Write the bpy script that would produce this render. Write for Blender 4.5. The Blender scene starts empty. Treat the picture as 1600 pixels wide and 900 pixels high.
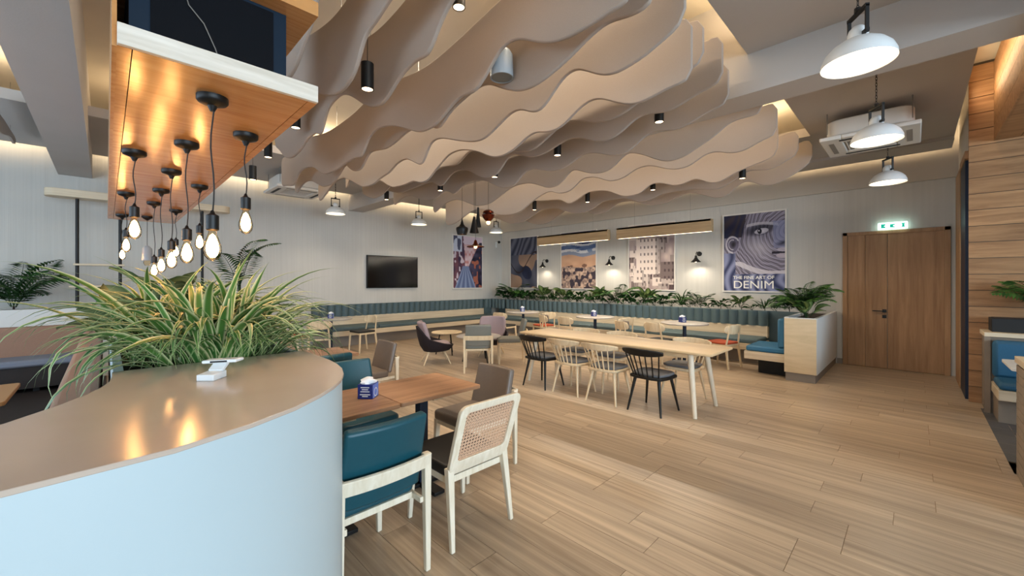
import bpy, bmesh, math, random
from mathutils import Vector, Matrix
random.seed(7)
S = bpy.context.scene
C = S.collection
PI = math.pi

# ------------------------------------------------------------------ camera
FPX, HEAD, HY, H = 632.0, math.radians(45.1), 440.0, 1.55
cam_d = bpy.data.cameras.new('camera'); cam = bpy.data.objects.new('camera', cam_d); C.objects.link(cam)
cam.location = (0, 0, H); cam.rotation_euler = (PI/2, 0, -HEAD)
cam_d.sensor_width = 36; cam_d.lens = FPX/1600*36; cam_d.shift_y = -(450-HY)/1600
cam_d.clip_start = .05; S.camera = cam
SN, CS = math.sin(HEAD), math.cos(HEAD)
def ray(px, py):
    r = (px-800)/FPX
    return SN+CS*r, CS-SN*r, (HY-py)/FPX
def at_z(px, py, z):
    d = ray(px, py); t = (z-H)/d[2]; return d[0]*t, d[1]*t, z
def at_x(px, py, X):
    d = ray(px, py); t = X/d[0]; return X, d[1]*t, H+d[2]*t

# ------------------------------------------------------------------ world and lights
S.view_settings.view_transform = 'Standard'; S.view_settings.look = 'None'
S.view_settings.gamma = 1; S.view_settings.use_curve_mapping = False
S.view_settings.exposure = 0.3
w = bpy.data.worlds.new('world'); S.world = w; w.use_nodes = True
bg = w.node_tree.nodes['Background']; bg.inputs[0].default_value = (.62, .78, 1, 1); bg.inputs[1].default_value = 1.0
def light(kind, name, loc, energy, col, rot=(0, 0, 0), size=1, sy=None, spot=None, blend=.5):
    l = bpy.data.lights.new(name, kind); l.energy = energy; l.color = col
    if kind == 'AREA':
        l.shape = 'RECTANGLE'; l.size = size; l.size_y = sy or size
    elif kind == 'SPOT':
        l.spot_size = spot; l.spot_blend = blend; l.shadow_soft_size = size
    else:
        l.shadow_soft_size = size
    o = bpy.data.objects.new(name, l); o.location = loc; o.rotation_euler = rot; C.objects.link(o); return o
DAY = (.66, .84, 1.0); WARM = (1, .78, .5); LAMP = (1, .86, .68)
# daylight through the window wall behind the camera (faces +Y) and the left window wall (faces +X)
light('AREA', 'daylight_window', (.2, -8.75, 1.95), 900, DAY, (PI/2, 0, 0), 8.6, 2.8)
light('AREA', 'daylight_window', (-4.3, 4.2, 1.95), 190, DAY, (0, -PI/2, 0), 2.7, 8.0)
# LED coves
def led(x, y, z, lx, ly, e, rot): light('AREA', 'cove_led', (x, y, z), e, WARM, rot, lx, ly)
UP = (PI, 0, 0)
led(2.1, 1.02, 3.94, 4.3, .08, 60, UP); led(2.3, 7.9, 3.94, 3.9, .08, 40, UP)
led(6.0, 1.02, 3.94, 2.3, .08, 34, UP); led(6.0, 7.9, 3.94, 2.3, .08, 30, UP)
led(7.62, 4.5, 3.94, .08, 6.2, 44, UP); led(-2.5, 7.9, 3.94, 3.6, .08, 20, UP)
DOWN = (0, 0, 0)
light('AREA', 'unseen_strip', (2.4, 4.3, 4.3), 85, LAMP, DOWN, .1, 5.6); light('AREA', 'unseen_strip', (4.9, 4.3, 4.3), 60, LAMP, DOWN, .1, 5.6)  # unseen strip lights, added above the baffles to brighten their faces
for x, l in ((-2.5, 3.7), (2.1, 4.4), (7.1, 4.5)):
    led(x, 10.04, 3.96, l, .06, 5*l, (PI/2, 0, 0))
led(9.54, 4.6, 3.96, .06, 10, 34, (0, -PI/2, 0))
led(6.3, -.5, 3.96, 2.9, .06, 12, (PI*.5, 0, PI))

# ------------------------------------------------------------------ materials
def lin(h):
    h = h.lstrip('#'); v = [int(h[i:i+2], 16)/255 for i in (0, 2, 4)]
    return tuple((c/12.92 if c <= .04045 else ((c+.055)/1.055)**2.4) for c in v)+(1,)
MATS = {}
def base(name):
    m = bpy.data.materials.new(name); m.use_nodes = True; n = m.node_tree
    return m, n, n.nodes['Principled BSDF']
def mat(name, col, rough=.5, metal=0, noise=0, nscale=20, bump=0, bscale=200, stretch=(1, 1, 1), spec=.5, sheen=0):
    m, n, p = base(name); c = lin(col); MATS[name] = m
    p.inputs['Base Color'].default_value = c; p.inputs['Roughness'].default_value = rough
    p.inputs['Metallic'].default_value = metal; p.inputs['Specular IOR Level'].default_value = spec
    if sheen: p.inputs['Sheen Weight'].default_value = sheen
    if noise or bump:
        tc = n.nodes.new('ShaderNodeTexCoord'); mp = n.nodes.new('ShaderNodeMapping')
        mp.inputs['Scale'].default_value = stretch; n.links.new(tc.outputs['Object'], mp.inputs[0])
    if noise:
        t = n.nodes.new('ShaderNodeTexNoise'); t.inputs['Scale'].default_value = nscale; t.inputs['Detail'].default_value = 5
        n.links.new(mp.outputs[0], t.inputs['Vector'])
        r = n.nodes.new('ShaderNodeMix'); r.data_type = 'RGBA'
        r.inputs['A'].default_value = tuple(v*(1-noise) for v in c[:3])+(1,)
        r.inputs['B'].default_value = tuple(min(1, v*(1+noise)) for v in c[:3])+(1,)
        n.links.new(t.outputs['Fac'], r.inputs['Factor']); n.links.new(r.outputs['Result'], p.inputs['Base Color'])
    if bump:
        t = n.nodes.new('ShaderNodeTexNoise'); t.inputs['Scale'].default_value = bscale; t.inputs['Detail'].default_value = 3
        n.links.new(mp.outputs[0], t.inputs['Vector'])
        b = n.nodes.new('ShaderNodeBump'); b.inputs['Strength'].default_value = bump; b.inputs['Distance'].default_value = .01
        n.links.new(t.outputs['Fac'], b.inputs['Height']); n.links.new(b.outputs[0], p.inputs['Normal'])
    return m
def wood(name, dark, light_, stretch=(14, 1.2, 14), rough=.45, vary=.25, spec=.4):
    m, n, p = base(name); MATS[name] = m
    tc = n.nodes.new('ShaderNodeTexCoord'); oi = n.nodes.new('ShaderNodeObjectInfo')
    ad = n.nodes.new('ShaderNodeVectorMath'); ad.operation = 'MULTIPLY_ADD'
    n.links.new(oi.outputs['Random'], ad.inputs[0]); ad.inputs[1].default_value = (7, 31, 13)
    n.links.new(tc.outputs['Object'], ad.inputs[2])
    mp = n.nodes.new('ShaderNodeMapping'); mp.inputs['Scale'].default_value = stretch
    n.links.new(ad.outputs[0], mp.inputs[0])
    t = n.nodes.new('ShaderNodeTexNoise'); t.inputs['Scale'].default_value = 1; t.inputs['Detail'].default_value = 7
    t.inputs['Roughness'].default_value = .62; t.inputs['Distortion'].default_value = .6
    n.links.new(mp.outputs[0], t.inputs['Vector'])
    cr = n.nodes.new('ShaderNodeValToRGB'); cr.color_ramp.elements[0].position = .3; cr.color_ramp.elements[1].position = .68
    cr.color_ramp.elements[0].color = lin(dark); cr.color_ramp.elements[1].color = lin(light_)
    n.links.new(t.outputs['Fac'], cr.inputs[0])
    hs = n.nodes.new('ShaderNodeHueSaturation'); mr = n.nodes.new('ShaderNodeMapRange')
    mr.inputs['To Min'].default_value = 1-vary/2; mr.inputs['To Max'].default_value = 1+vary/2
    n.links.new(oi.outputs['Random'], mr.inputs['Value']); n.links.new(mr.outputs[0], hs.inputs['Value'])
    n.links.new(cr.outputs[0], hs.inputs['Color']); n.links.new(hs.outputs[0], p.inputs['Base Color'])
    p.inputs['Roughness'].default_value = rough; p.inputs['Specular IOR Level'].default_value = spec
    b = n.nodes.new('ShaderNodeBump'); b.inputs['Strength'].default_value = .12; b.inputs['Distance'].default_value = .004
    n.links.new(t.outputs['Fac'], b.inputs['Height']); n.links.new(b.outputs[0], p.inputs['Normal'])
    return m
def emis(name, col, strength):
    m, n, p = base(name); MATS[name] = m
    p.inputs['Base Color'].default_value = lin(col); p.inputs['Emission Color'].default_value = lin(col)
    p.inputs['Emission Strength'].default_value = strength; return m
def glass(name, tint='#ffffff', amount=.12):
    m, n, p = base(name); MATS[name] = m
    tr = n.nodes.new('ShaderNodeBsdfTransparent'); tr.inputs[0].default_value = lin(tint)
    gl = n.nodes.new('ShaderNodeBsdfGlossy'); gl.inputs['Roughness'].default_value = .05
    mx = n.nodes.new('ShaderNodeMixShader'); fr = n.nodes.new('ShaderNodeLayerWeight'); fr.inputs[0].default_value = amount
    n.links.new(fr.outputs['Fresnel'], mx.inputs[0]); n.links.new(tr.outputs[0], mx.inputs[1]); n.links.new(gl.outputs[0], mx.inputs[2])
    n.links.new(mx.outputs[0], n.nodes['Material Output'].inputs[0]); return m
def vcol(name, rough=.5, spec=.4, trans=0):
    m, n, p = base(name); MATS[name] = m
    a = n.nodes.new('ShaderNodeVertexColor'); a.layer_name = 'Col'
    n.links.new(a.outputs[0], p.inputs['Base Color']); p.inputs['Roughness'].default_value = rough
    p.inputs['Specular IOR Level'].default_value = spec; return m
def grooved(name, col, rough=.75, axis=0):
    """painted board with fine irregular vertical grooves"""
    m, n, p = base(name); MATS[name] = m; c = lin(col)
    tc = n.nodes.new('ShaderNodeTexCoord'); mp = n.nodes.new('ShaderNodeMapping')
    mp.inputs['Scale'].default_value = (26, 26, .35); n.links.new(tc.outputs['Object'], mp.inputs[0])
    t = n.nodes.new('ShaderNodeTexNoise'); t.inputs['Scale'].default_value = 1; t.inputs['Detail'].default_value = 4
    n.links.new(mp.outputs[0], t.inputs['Vector'])
    t2 = n.nodes.new('ShaderNodeTexNoise'); t2.inputs['Scale'].default_value = 1.3; t2.inputs['Detail'].default_value = 4
    n.links.new(tc.outputs['Object'], t2.inputs['Vector'])
    r = n.nodes.new('ShaderNodeMix'); r.data_type = 'RGBA'
    r.inputs['A'].default_value = tuple(v*.80 for v in c[:3])+(1,); r.inputs['B'].default_value = tuple(min(1, v*1.1) for v in c[:3])+(1,)
    mm = n.nodes.new('ShaderNodeMath'); mm.operation = 'MULTIPLY_ADD'; mm.inputs[1].default_value = .5
    hv = n.nodes.new('ShaderNodeMath'); hv.operation = 'MULTIPLY'; hv.inputs[1].default_value = .5
    n.links.new(t2.outputs['Fac'], hv.inputs[0]); n.links.new(t.outputs['Fac'], mm.inputs[0]); n.links.new(hv.outputs[0], mm.inputs[2])
    n.links.new(mm.outputs[0], r.inputs['Factor']); n.links.new(r.outputs['Result'], p.inputs['Base Color'])
    b = n.nodes.new('ShaderNodeBump'); b.inputs['Strength'].default_value = .5; b.inputs['Distance'].default_value = .012
    n.links.new(t.outputs['Fac'], b.inputs['Height']); n.links.new(b.outputs[0], p.inputs['Normal'])
    p.inputs['Roughness'].default_value = rough; return m

wood('floor_oak', '#93806b', '#c6b197', (17, .55, 17), .34, .07)
mat('floor_base', '#8a6f52', .7)
grooved('wall_board', '#c8c5be')
mat('wall_paint', '#d6d0c6', .8, noise=.04, nscale=3, bump=.1, bscale=60)
mat('wall_upper', '#c0b8ac', .8, noise=.05, nscale=2)
mat('ceiling_paint', '#b8b2ad', .85, noise=.05, nscale=2, bump=.08, bscale=80)
mat('slab_paint', '#d8cdb9', .85, noise=.05, nscale=3)
mat('felt', '#a29488', .95, noise=.09, nscale=260, bump=.25, bscale=420, sheen=.15)
wood('orange_ply', '#b4763f', '#d09a60', (1.5, 22, 3), .2, .05, .6)
wood('ash_pale', '#cfc3b1', '#e9e0d2', (2.2, 40, 40), .5, .05)
mat('navy_frame', '#0e2030', .6, spec=.2)
mat('navy_mesh', '#0a0c11', .8, noise=.5, nscale=320, spec=.15)
mat('black_metal', '#161514', .45, metal=.3)
mat('black_matte', '#0f0f10', .6)
mat('white_enamel', '#dfe1e0', .35)
mat('grey_plastic', '#8d979f', .45)
mat('speaker_grille', '#6f7475', .7, noise=.3, nscale=400)
mat('ac_white', '#d9d6d0', .5)
mat('ac_dark', '#8a857d', .6, noise=.15, nscale=90)
mat('counter_front', '#bccacd', .4, noise=.02, nscale=2)
mat('counter_top', '#c6b3a2', .17, noise=.05, nscale=7, spec=.5)
mat('teal', '#0b4854', .42, noise=.08, nscale=40, bump=.06, bscale=300)
mat('bench_teal', '#4c5e62', .6, noise=.08, nscale=30, bump=.1, bscale=200)
mat('bench_blue', '#2f6a8c', .6, noise=.08, nscale=30)
mat('booth_blue', '#1f5878', .6, noise=.08, nscale=30)
mat('taupe_vinyl', '#6f6257', .4, noise=.06, nscale=40)
mat('grey_vinyl', '#7d7d74', .5, noise=.06, nscale=40)
mat('dark_seat', '#191715', .5)
mat('grey_cushion', '#66676a', .8, noise=.1, nscale=120)
mat('mauve', '#a08f94', .85, noise=.1, nscale=140)
mat('charcoal_fabric', '#221a20', .9, noise=.2, nscale=160)
mat('red_fabric', '#a8441f', .8, noise=.1, nscale=60)
mat('tan_fabric', '#9c7a66', .85, noise=.08, nscale=90)
mat('sofa_grey', '#7c8494', .8)
mat('dark_floor', '#231a17', .6, noise=.2, nscale=8)
wood('beech', '#d6bd97', '#e9d6b4', (30, 30, 2.5), .5, .08)
wood('beech_pale', '#ddceb2', '#efe4cf', (30, 30, 2.5), .5, .08)
wood('table_light', '#d4b68a', '#e6cda4', (26, 1.6, 26), .4, .04)
wood('walnut', '#8a6347', '#b58b68', (1.6, 26, 26), .4, .08)
wood('door_oak', '#96714e', '#b58f68', (14, 14, .9), .5, .08)
wood('plank_wall', '#8a6442', '#b48a60', (16, 1.5, 16), .55, .22)
wood('bench_ash', '#c7b294', '#dfcfb4', (1.2, 1.2, 26), .5, .08)
wood('bench_ash_y', '#c9b498', '#e2d3b8', (26, 1.2, 26), .5, .08)
wood('lamp_wood', '#a98a61', '#c2a37a', (26, 1.2, 26), .5, .06)
mat('plinth_grey', '#8a8076', .7)
wood('planter_ash', '#cdb892', '#dec9a6', (2.0, 2.0, 10), .5, .06)
mat('planter_white', '#d9d9d5', .5)
mat('stone_tabletop', '#b5aea6', .3, noise=.05, nscale=12)
mat('navy_metal', '#16243a', .45, metal=.3)
mat('tissue_blue', '#1d2d74', .4)
mat('tissue_light', '#5f80cf', .4)
mat('tissue_paper', '#f1f2f4', .9)
mat('white_print', '#f0efe8', .6)
mat('tv_black', '#070708', .12)
mat('frame_white', '#d8d4cd', .5)
mat('cane', '#d3ad8e', .65)
mat('soil', '#2b2019', .95, noise=.4, nscale=60)
mat('brick_tile', '#8a7b6b', .7, noise=.12, nscale=12)
mat('mortar', '#5b5248', .9)
mat('floor_tile', '#58585b', .5, noise=.2, nscale=9)
mat('copper', '#6a2f1b', .25, metal=.85)
mat('cable', '#2a2522', .6)
mat('wire', '#8d8a85', .4, metal=.6)
mat('sand_tan', '#a9855a', .5)
vcol('leaf', .42, .4); vcol('print', .5, .3)
emis('bulb_glow', '#ffbd78', 62); emis('lamp_glow', '#ffe6bd', 5.0); emis('down_glow', '#ffd9b0', 6.0)
emis('tube_glow', '#fff0d8', 3.2); emis('copper_glow', '#ffb877', 9)
emis('exit_white', '#d8fff4', 2.6); emis('exit_green', '#0fa58a', .9)
glass('bulb_glass', '#fff2dc', .1); glass('window_glass', '#ffffff', .1)

# ------------------------------------------------------------------ mesh helpers
class MB:
    def __init__(s): s.v = []; s.f = []; s.c = None
    def add(s, vs, fs):
        o = len(s.v); s.v += [tuple(v) for v in vs]; s.f += [tuple(i+o for i in f) for f in fs]; return s
    def box(s, x0, y0, z0, x1, y1, z1):
        x0, x1 = sorted((x0, x1)); y0, y1 = sorted((y0, y1)); z0, z1 = sorted((z0, z1))
        return s.add([(x0,y0,z0),(x1,y0,z0),(x1,y1,z0),(x0,y1,z0),(x0,y0,z1),(x1,y0,z1),(x1,y1,z1),(x0,y1,z1)],
                     [(0,3,2,1),(4,5,6,7),(0,1,5,4),(1,2,6,5),(2,3,7,6),(3,0,4,7)])
    def bar(s, p, q, w, h, up=(0,0,1), w2=None, h2=None):
        p, q = Vector(p), Vector(q); d = (q-p).normalized(); u = Vector(up)
        if abs(d.dot(u)) > .95: u = Vector((0,1,0))
        a = d.cross(u).normalized(); b = a.cross(d).normalized(); w2 = w2 or w; h2 = h2 or h
        vs = []
        for c, ww, hh in ((p, w, h), (q, w2, h2)):
            vs += [c-a*ww/2-b*hh/2, c+a*ww/2-b*hh/2, c+a*ww/2+b*hh/2, c-a*ww/2+b*hh/2]
        return s.add(vs, [(3,2,1,0),(4,5,6,7),(0,1,5,4),(1,2,6,5),(2,3,7,6),(3,0,4,7)])
    def cyl(s, p, q, r0, r1=None, n=12):
        r1 = r0 if r1 is None else r1; p, q = Vector(p), Vector(q); d = (q-p).normalized()
        u = Vector((0,0,1)) if abs(d.z) < .9 else Vector((1,0,0)); a = d.cross(u).normalized(); b = d.cross(a)
        vs = []
        for c, r in ((p, r0), (q, r1)):
            vs += [c+(a*math.cos(2*PI*i/n)+b*math.sin(2*PI*i/n))*r for i in range(n)]
        fs = [(i, (i+1) % n, n+(i+1) % n, n+i) for i in range(n)]+[tuple(range(n))[::-1], tuple(range(n, 2*n))]
        return s.add(vs, fs)
    def lathe(s, prof, c=(0,0,0), n=24, cap=True):
        vs = []
        for r, z in prof:
            vs += [(c[0]+r*math.cos(2*PI*i/n), c[1]+r*math.sin(2*PI*i/n), c[2]+z) for i in range(n)]
        fs = []
        for k in range(len(prof)-1):
            fs += [(k*n+i, k*n+(i+1) % n, (k+1)*n+(i+1) % n, (k+1)*n+i) for i in range(n)]
        if cap:
            if prof[0][0] > 1e-6: fs.append(tuple(range(n))[::-1])
            if prof[-1][0] > 1e-6: fs.append(tuple(range((len(prof)-1)*n, len(prof)*n)))
        return s.add(vs, fs)
    def prism(s, poly, lo, hi, axis=2):
        n = len(poly)
        def P(a, b, h): return (a, b, h) if axis == 2 else ((h, a, b) if axis == 0 else (a, h, b))
        vs = [P(a, b, lo) for a, b in poly]+[P(a, b, hi) for a, b in poly]
        return s.add(vs, [tuple(range(n))[::-1], tuple(range(n, 2*n))]+[(i, (i+1) % n, n+(i+1) % n, n+i) for i in range(n)])
    def tube(s, pts, r, n=8):
        pts = [Vector(p) for p in pts]; vs = []; m = len(pts)
        for i, p in enumerate(pts):
            d = (pts[min(i+1, m-1)]-pts[max(i-1, 0)]).normalized()
            u = Vector((0,0,1)) if abs(d.z) < .9 else Vector((1,0,0)); a = d.cross(u).normalized(); b = d.cross(a)
            rr = r[i] if isinstance(r, (list, tuple)) else r
            vs += [p+(a*math.cos(2*PI*k/n)+b*math.sin(2*PI*k/n))*rr for k in range(n)]
        fs = [(i*n+k, i*n+(k+1) % n, (i+1)*n+(k+1) % n, (i+1)*n+k) for i in range(m-1) for k in range(n)]
        fs += [tuple(range(n))[::-1], tuple(range((m-1)*n, m*n))]
        return s.add(vs, fs)
    def sheet(s, grid, th, nrm=None):
        """grid[i][j] of points, given thickness along the local normal -> closed slab"""
        R, Cn = len(grid), len(grid[0]); g = [[Vector(p) for p in row] for row in grid]
        front, back = [], []
        for i in range(R):
            for j in range(Cn):
                a = g[min(i+1, R-1)][j]-g[max(i-1, 0)][j]; b = g[i][min(j+1, Cn-1)]-g[i][max(j-1, 0)]
                nn = a.cross(b).normalized(); front.append(g[i][j]+nn*th/2); back.append(g[i][j]-nn*th/2)
        N = R*Cn; fs = []
        for i in range(R-1):
            for j in range(Cn-1):
                q = (i*Cn+j, (i+1)*Cn+j, (i+1)*Cn+j+1, i*Cn+j+1); fs.append(q); fs.append(tuple(k+N for k in q[::-1]))
        bd = [(0, j) for j in range(Cn)]+[(i, Cn-1) for i in range(1, R)]+[(R-1, j) for j in range(Cn-2, -1, -1)]+[(i, 0) for i in range(R-2, 0, -1)]
        bd = [i*Cn+j for i, j in bd]
        for k in range(len(bd)):
            a, b = bd[k], bd[(k+1) % len(bd)]; fs.append((a, b, b+N, a+N))
        return s.add(front+back, fs)
    def build(s, name, m, parent=None, smooth=False, bevel=0, seg=2, sub=0):
        me = bpy.data.meshes.new(name); me.from_pydata(s.v, [], s.f); me.update()
        bm = bmesh.new(); bm.from_mesh(me); bmesh.ops.recalc_face_normals(bm, faces=bm.faces); bm.to_mesh(me); bm.free()
        for mm in (m if isinstance(m, (list, tuple)) else [m]): me.materials.append(MATS[mm])
        if smooth:
            me.polygons.foreach_set('use_smooth', [True]*len(me.polygons))
            try: me.set_sharp_from_angle(angle=math.radians(40))
            except Exception: pass
        if s.c is not None:
            a = me.color_attributes.new('Col', 'FLOAT_COLOR', 'POINT')
            a.data.foreach_set('color', [x for c in s.c for x in (c[0], c[1], c[2], 1)])
        o = bpy.data.objects.new(name, me); C.objects.link(o); o.parent = parent
        if bevel:
            b = o.modifiers.new('bevel', 'BEVEL'); b.width = bevel; b.segments = seg; b.limit_method = 'ANGLE'
            me.polygons.foreach_set('use_smooth', [True]*len(me.polygons))
            try: me.set_sharp_from_angle(angle=math.radians(75))
            except Exception: pass
        if sub:
            b = o.modifiers.new('sub', 'SUBSURF'); b.levels = sub; b.render_levels = sub
        return o
def tag(o, label, cat, group=None, kind=None):
    if label: o['label'] = label
    if cat: o['category'] = cat
    if group: o['group'] = group
    if kind: o['kind'] = kind
    return o
def thing(name, label, cat, loc=(0,0,0), rz=0, group=None):
    o = bpy.data.objects.new(name, None); C.objects.link(o); o.location = loc; o.rotation_euler = (0, 0, rz)
    o.empty_display_size = .1
    return tag(o, label, cat, group)
def copy_tree(o, parent=None):
    c = o.copy(); C.objects.link(c); c.parent = parent
    for ch in list(o.children): copy_tree(ch, c)
    return c
USED = set()
def place(proto, loc, rz, label, group=None, cat=None):
    if proto.name not in USED: o = proto; USED.add(proto.name)
    else: o = copy_tree(proto)
    o.location = loc; o.rotation_euler = (0, 0, rz); o['label'] = label
    if group: o['group'] = group
    return o
def struct(o, label=None, cat=None): o['kind'] = 'structure'; return tag(o, label, cat)
def B(name, m, a, parent=None, bevel=0, smooth=False): return MB().box(*a).build(name, m, parent, smooth, bevel)
def rrect(x0, y0, x1, y1, r, n=5):
    out = []
    for cx, cy, a in ((x1-r, y1-r, 0), (x0+r, y1-r, 90), (x0+r, y0+r, 180), (x1-r, y0+r, 270)):
        out += [(cx+r*math.cos(math.radians(a+90*i/n)), cy+r*math.sin(math.radians(a+90*i/n))) for i in range(n+1)]
    return out
ORD = ['first','second','third','fourth','fifth','sixth','seventh','eighth','ninth','tenth','eleventh','twelfth','thirteenth','fourteenth','fifteenth','sixteenth']

# ================================================================== STRUCTURE
XB, YA = 9.82, 10.30
fl = struct(B('floor', 'floor_base', (-4.6, -9.1, -.12, 10.0, 10.5, -.004)), 'oak-look plank floor running across the dining room', 'floor')
# planks run along Y, 0.2 m wide
pw, pl = .196, 1.2
pm = None; planks = []
for i in range(0, 50):
    x = .01+i*pw; off = random.choice((0, .4, .8, .2, .6, 1.0))
    y = -1.9-off
    while y < 10.3:
        y0, y1 = max(y, -1.9), min(y+pl, 10.29)
        if y1-y0 > .15 and x+pw < 9.83 and not (x+pw/2 > 5.2 and y1 < -.5):
            planks.append((x+pw/2, (y0+y1)/2, y1-y0))
        y += pl
def vis(p):
    d = SN*p[0]+CS*p[1]; r = CS*p[0]-SN*p[1]
    if d < .6: return 0
    px = 800+FPX*r/d; py = HY+FPX*H/d
    if px < 430 or px > 1640 or py > 960: return 0
    return 1/d**2
planks.sort(key=vis, reverse=True)
near = [p for p in planks[:300]]; rest = planks[300:]
src = MB().box(-pw/2+.0012, -.5, -.006, pw/2-.0012, .5, 0).build('plank', 'floor_oak', fl)
for k, (x, y, l) in enumerate(near):
    o = src if k == 0 else src.copy()
    if k: C.objects.link(o)
    o.parent = fl; o.location = (x, y, random.uniform(-.0008, 0)); o.scale = (1, l-.003, 1)
m = MB()
for x, y, l in rest: m.box(x-pw/2+.0012, y-l/2+.0015, -.006, x+pw/2-.0012, y+l/2-.0015, 0)
m.build('plank_field', 'floor_oak', fl)['kind'] = 'stuff'
# dark floor finish of the sofa corner and tiled floor strip of the booths
B('carpet', 'dark_floor', (-4.5, 1.6, -.004, .0, 10.2, .002), fl)
tl = MB().box(-.148, -.073, -.004, .148, .073, .0).build('floor_tile', 'floor_tile', fl); k = 0
for j in range(5):
    for i in range(8):
        o = tl if k == 0 else tl.copy()
        if k: C.objects.link(o)
        o.parent = fl; o.location = (5.32+i*.3+(j % 2)*.15, -.64-j*.15, 0); k += 1

# walls
struct(B('wall_back', 'wall_board', (-4.5, YA, 0, XB+.15, YA+.15, 4.35)), 'pale grooved wall with the television', 'wall')
wr = struct(B('wall_right', 'wall_board', (XB, -.5, 0, XB+.15, YA, 4.35)), 'pale grooved wall with the posters and the oak door', 'wall')
B('upper_panel', 'wall_upper', (XB-.05, -.5, 3.26, XB, YA, 4.35), wr)
struct(B('wall_left', 'wall_paint', (-4.65, -9.0, 0, -4.5, 0, 4.35)), 'wall beside the left window', 'wall')
struct(B('wall_left', 'wall_paint', (-4.65, 8.4, 0, -4.5, YA, 4.35)), 'wall past the left window', 'wall')
struct(B('wall_left', 'wall_paint', (-4.65, 0, 0, -4.5, 8.4, .4)), 'low wall under the left window', 'wall')
struct(B('wall_left', 'wall_paint', (-4.65, 0, 3.3, -4.5, 8.4, 4.35)), 'wall above the left window', 'wall')
struct(B('wall_front', 'wall_paint', (-4.65, -9.15, 0, -4.2, -9.0, 4.35)), 'wall beside the front window', 'wall')
struct(B('wall_front', 'wall_paint', (4.6, -9.15, 0, 8.05, -9.0, 4.35)), 'wall behind the booths', 'wall')
struct(B('wall_front', 'wall_paint', (-4.2, -9.15, 0, 4.6, -9.0, .4)), 'low wall under the front window', 'wall')
struct(B('wall_front', 'wall_paint', (-4.2, -9.15, 3.3, 4.6, -9.0, 4.35)), 'wall above the front window', 'wall')
def window(name, a, b, vertical_axis):
    m = MB(); n = 5
    for i in range(n+1):
        t = a+(b-a)*i/n
        if vertical_axis == 'x': m.box(t-.03, -9.12, .4, t+.03, -9.03, 3.3)
        else: m.box(-4.62, t-.03, .4, -4.53, t+.03, 3.3)
    for z in (.43, 3.27):
        if vertical_axis == 'x': m.box(a, -9.12, z-.03, b, -9.03, z+.03)
        else: m.box(-4.62, a, z-.03, -4.53, b, z+.03)
    o = struct(m.build(name, 'black_metal'), 'dark framed window wall', 'window')
    g = MB()
    if vertical_axis == 'x': g.box(a, -9.08, .4, b, -9.07, 3.3)
    else: g.box(-4.58, a, .4, -4.57, b, 3.3)
    g.build('pane', 'window_glass', o)
window('window_1', -4.2, 4.6, 'x'); window('window_2', 0, 8.4, 'y')
# wood clad wall of the booth niche and the navy door beside it
ww = struct(B('wall_booth', 'mortar', (7.875, -9.0, 0, 8.05, -.5, 4.35)), 'oak plank wall behind the blue booths', 'wall')
pp = MB().box(7.855, -3.2, .004, 7.877, -.49, .202).build('plank', 'plank_wall', ww)
for k in range(21):
    o = pp if k == 0 else pp.copy()
    if k: C.objects.link(o)
    o.parent = ww; o.location = (random.uniform(-.003, .003), 0, k*.2055)
ws = struct(B('wall_side', 'wall_paint', (8.05, -.65, 0, XB+.15, -.5, 4.35)), 'narrow side wall with the navy passage door', 'wall')
d2 = struct(B('door_2', 'navy_metal', (8.02, -.5, 0, 8.75, -.47, 3.15)), 'tall navy door at the oak plank wall', 'door')
m = MB().box(8.75, -.5, 0, 9.6, -.46, 3.2).box(7.9, -.5, 3.15, 8.75, -.46, 3.25)
m.build('door_frame', 'door_oak', d2)

# ceiling: slab, beams, dropped panels
struct(B('ceiling', 'slab_paint', (-4.65, -9.15, 4.35, 10.0, 10.45, 4.5)), 'pale ceiling slab above the felt baffles', 'ceiling')
struct(B('ceiling_beam', 'ceiling_paint', (4.39, -9.0, 3.37, 4.78, YA, 4.35)), 'ceiling beam crossing behind the nearer felt baffles', 'beam')
struct(B('ceiling_beam', 'ceiling_paint', (-.575, -9.0, 3.37, -.17, YA, 4.35)), 'ceiling beam at the upper left beside the hanging wood box', 'beam')
Z0, Z1 = 3.75, 3.88
for nm, a in (('dropped ceiling panel along the television wall, right bay', (4.78, 7.75, Z0, 9.6, 10.08, Z1)),
              ('dropped ceiling panel along the television wall, middle bay', (-.17, 7.75, Z0, 4.39, 10.08, Z1)),
              ('dropped ceiling panel along the television wall, left bay', (-4.5, 7.75, Z0, -.575, 10.08, Z1)),
              ('dropped ceiling panel above the nearest white pendant', (-.17, -9.0, Z0, 4.39, 1.15, Z1)),
              ('dropped ceiling panel at the far upper left', (-4.5, -9.0, Z0, -.575, 1.15, Z1)),
              ('dropped ceiling panel holding the air conditioner', (4.78, -.42, Z0, 9.6, 1.12, Z1)),
              ('dropped ceiling panel along the poster wall', (7.5, 1.12, Z0, 9.6, 7.75, Z1))):
    struct(B('ceiling_panel', 'ceiling_paint', a), nm, 'ceiling')
struct(B('trim_1', 'ceiling_paint', (9.0, -.42, 3.7, 9.6, 7.75, Z0)), 'ceiling edge strip along the poster wall', 'trim')
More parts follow.
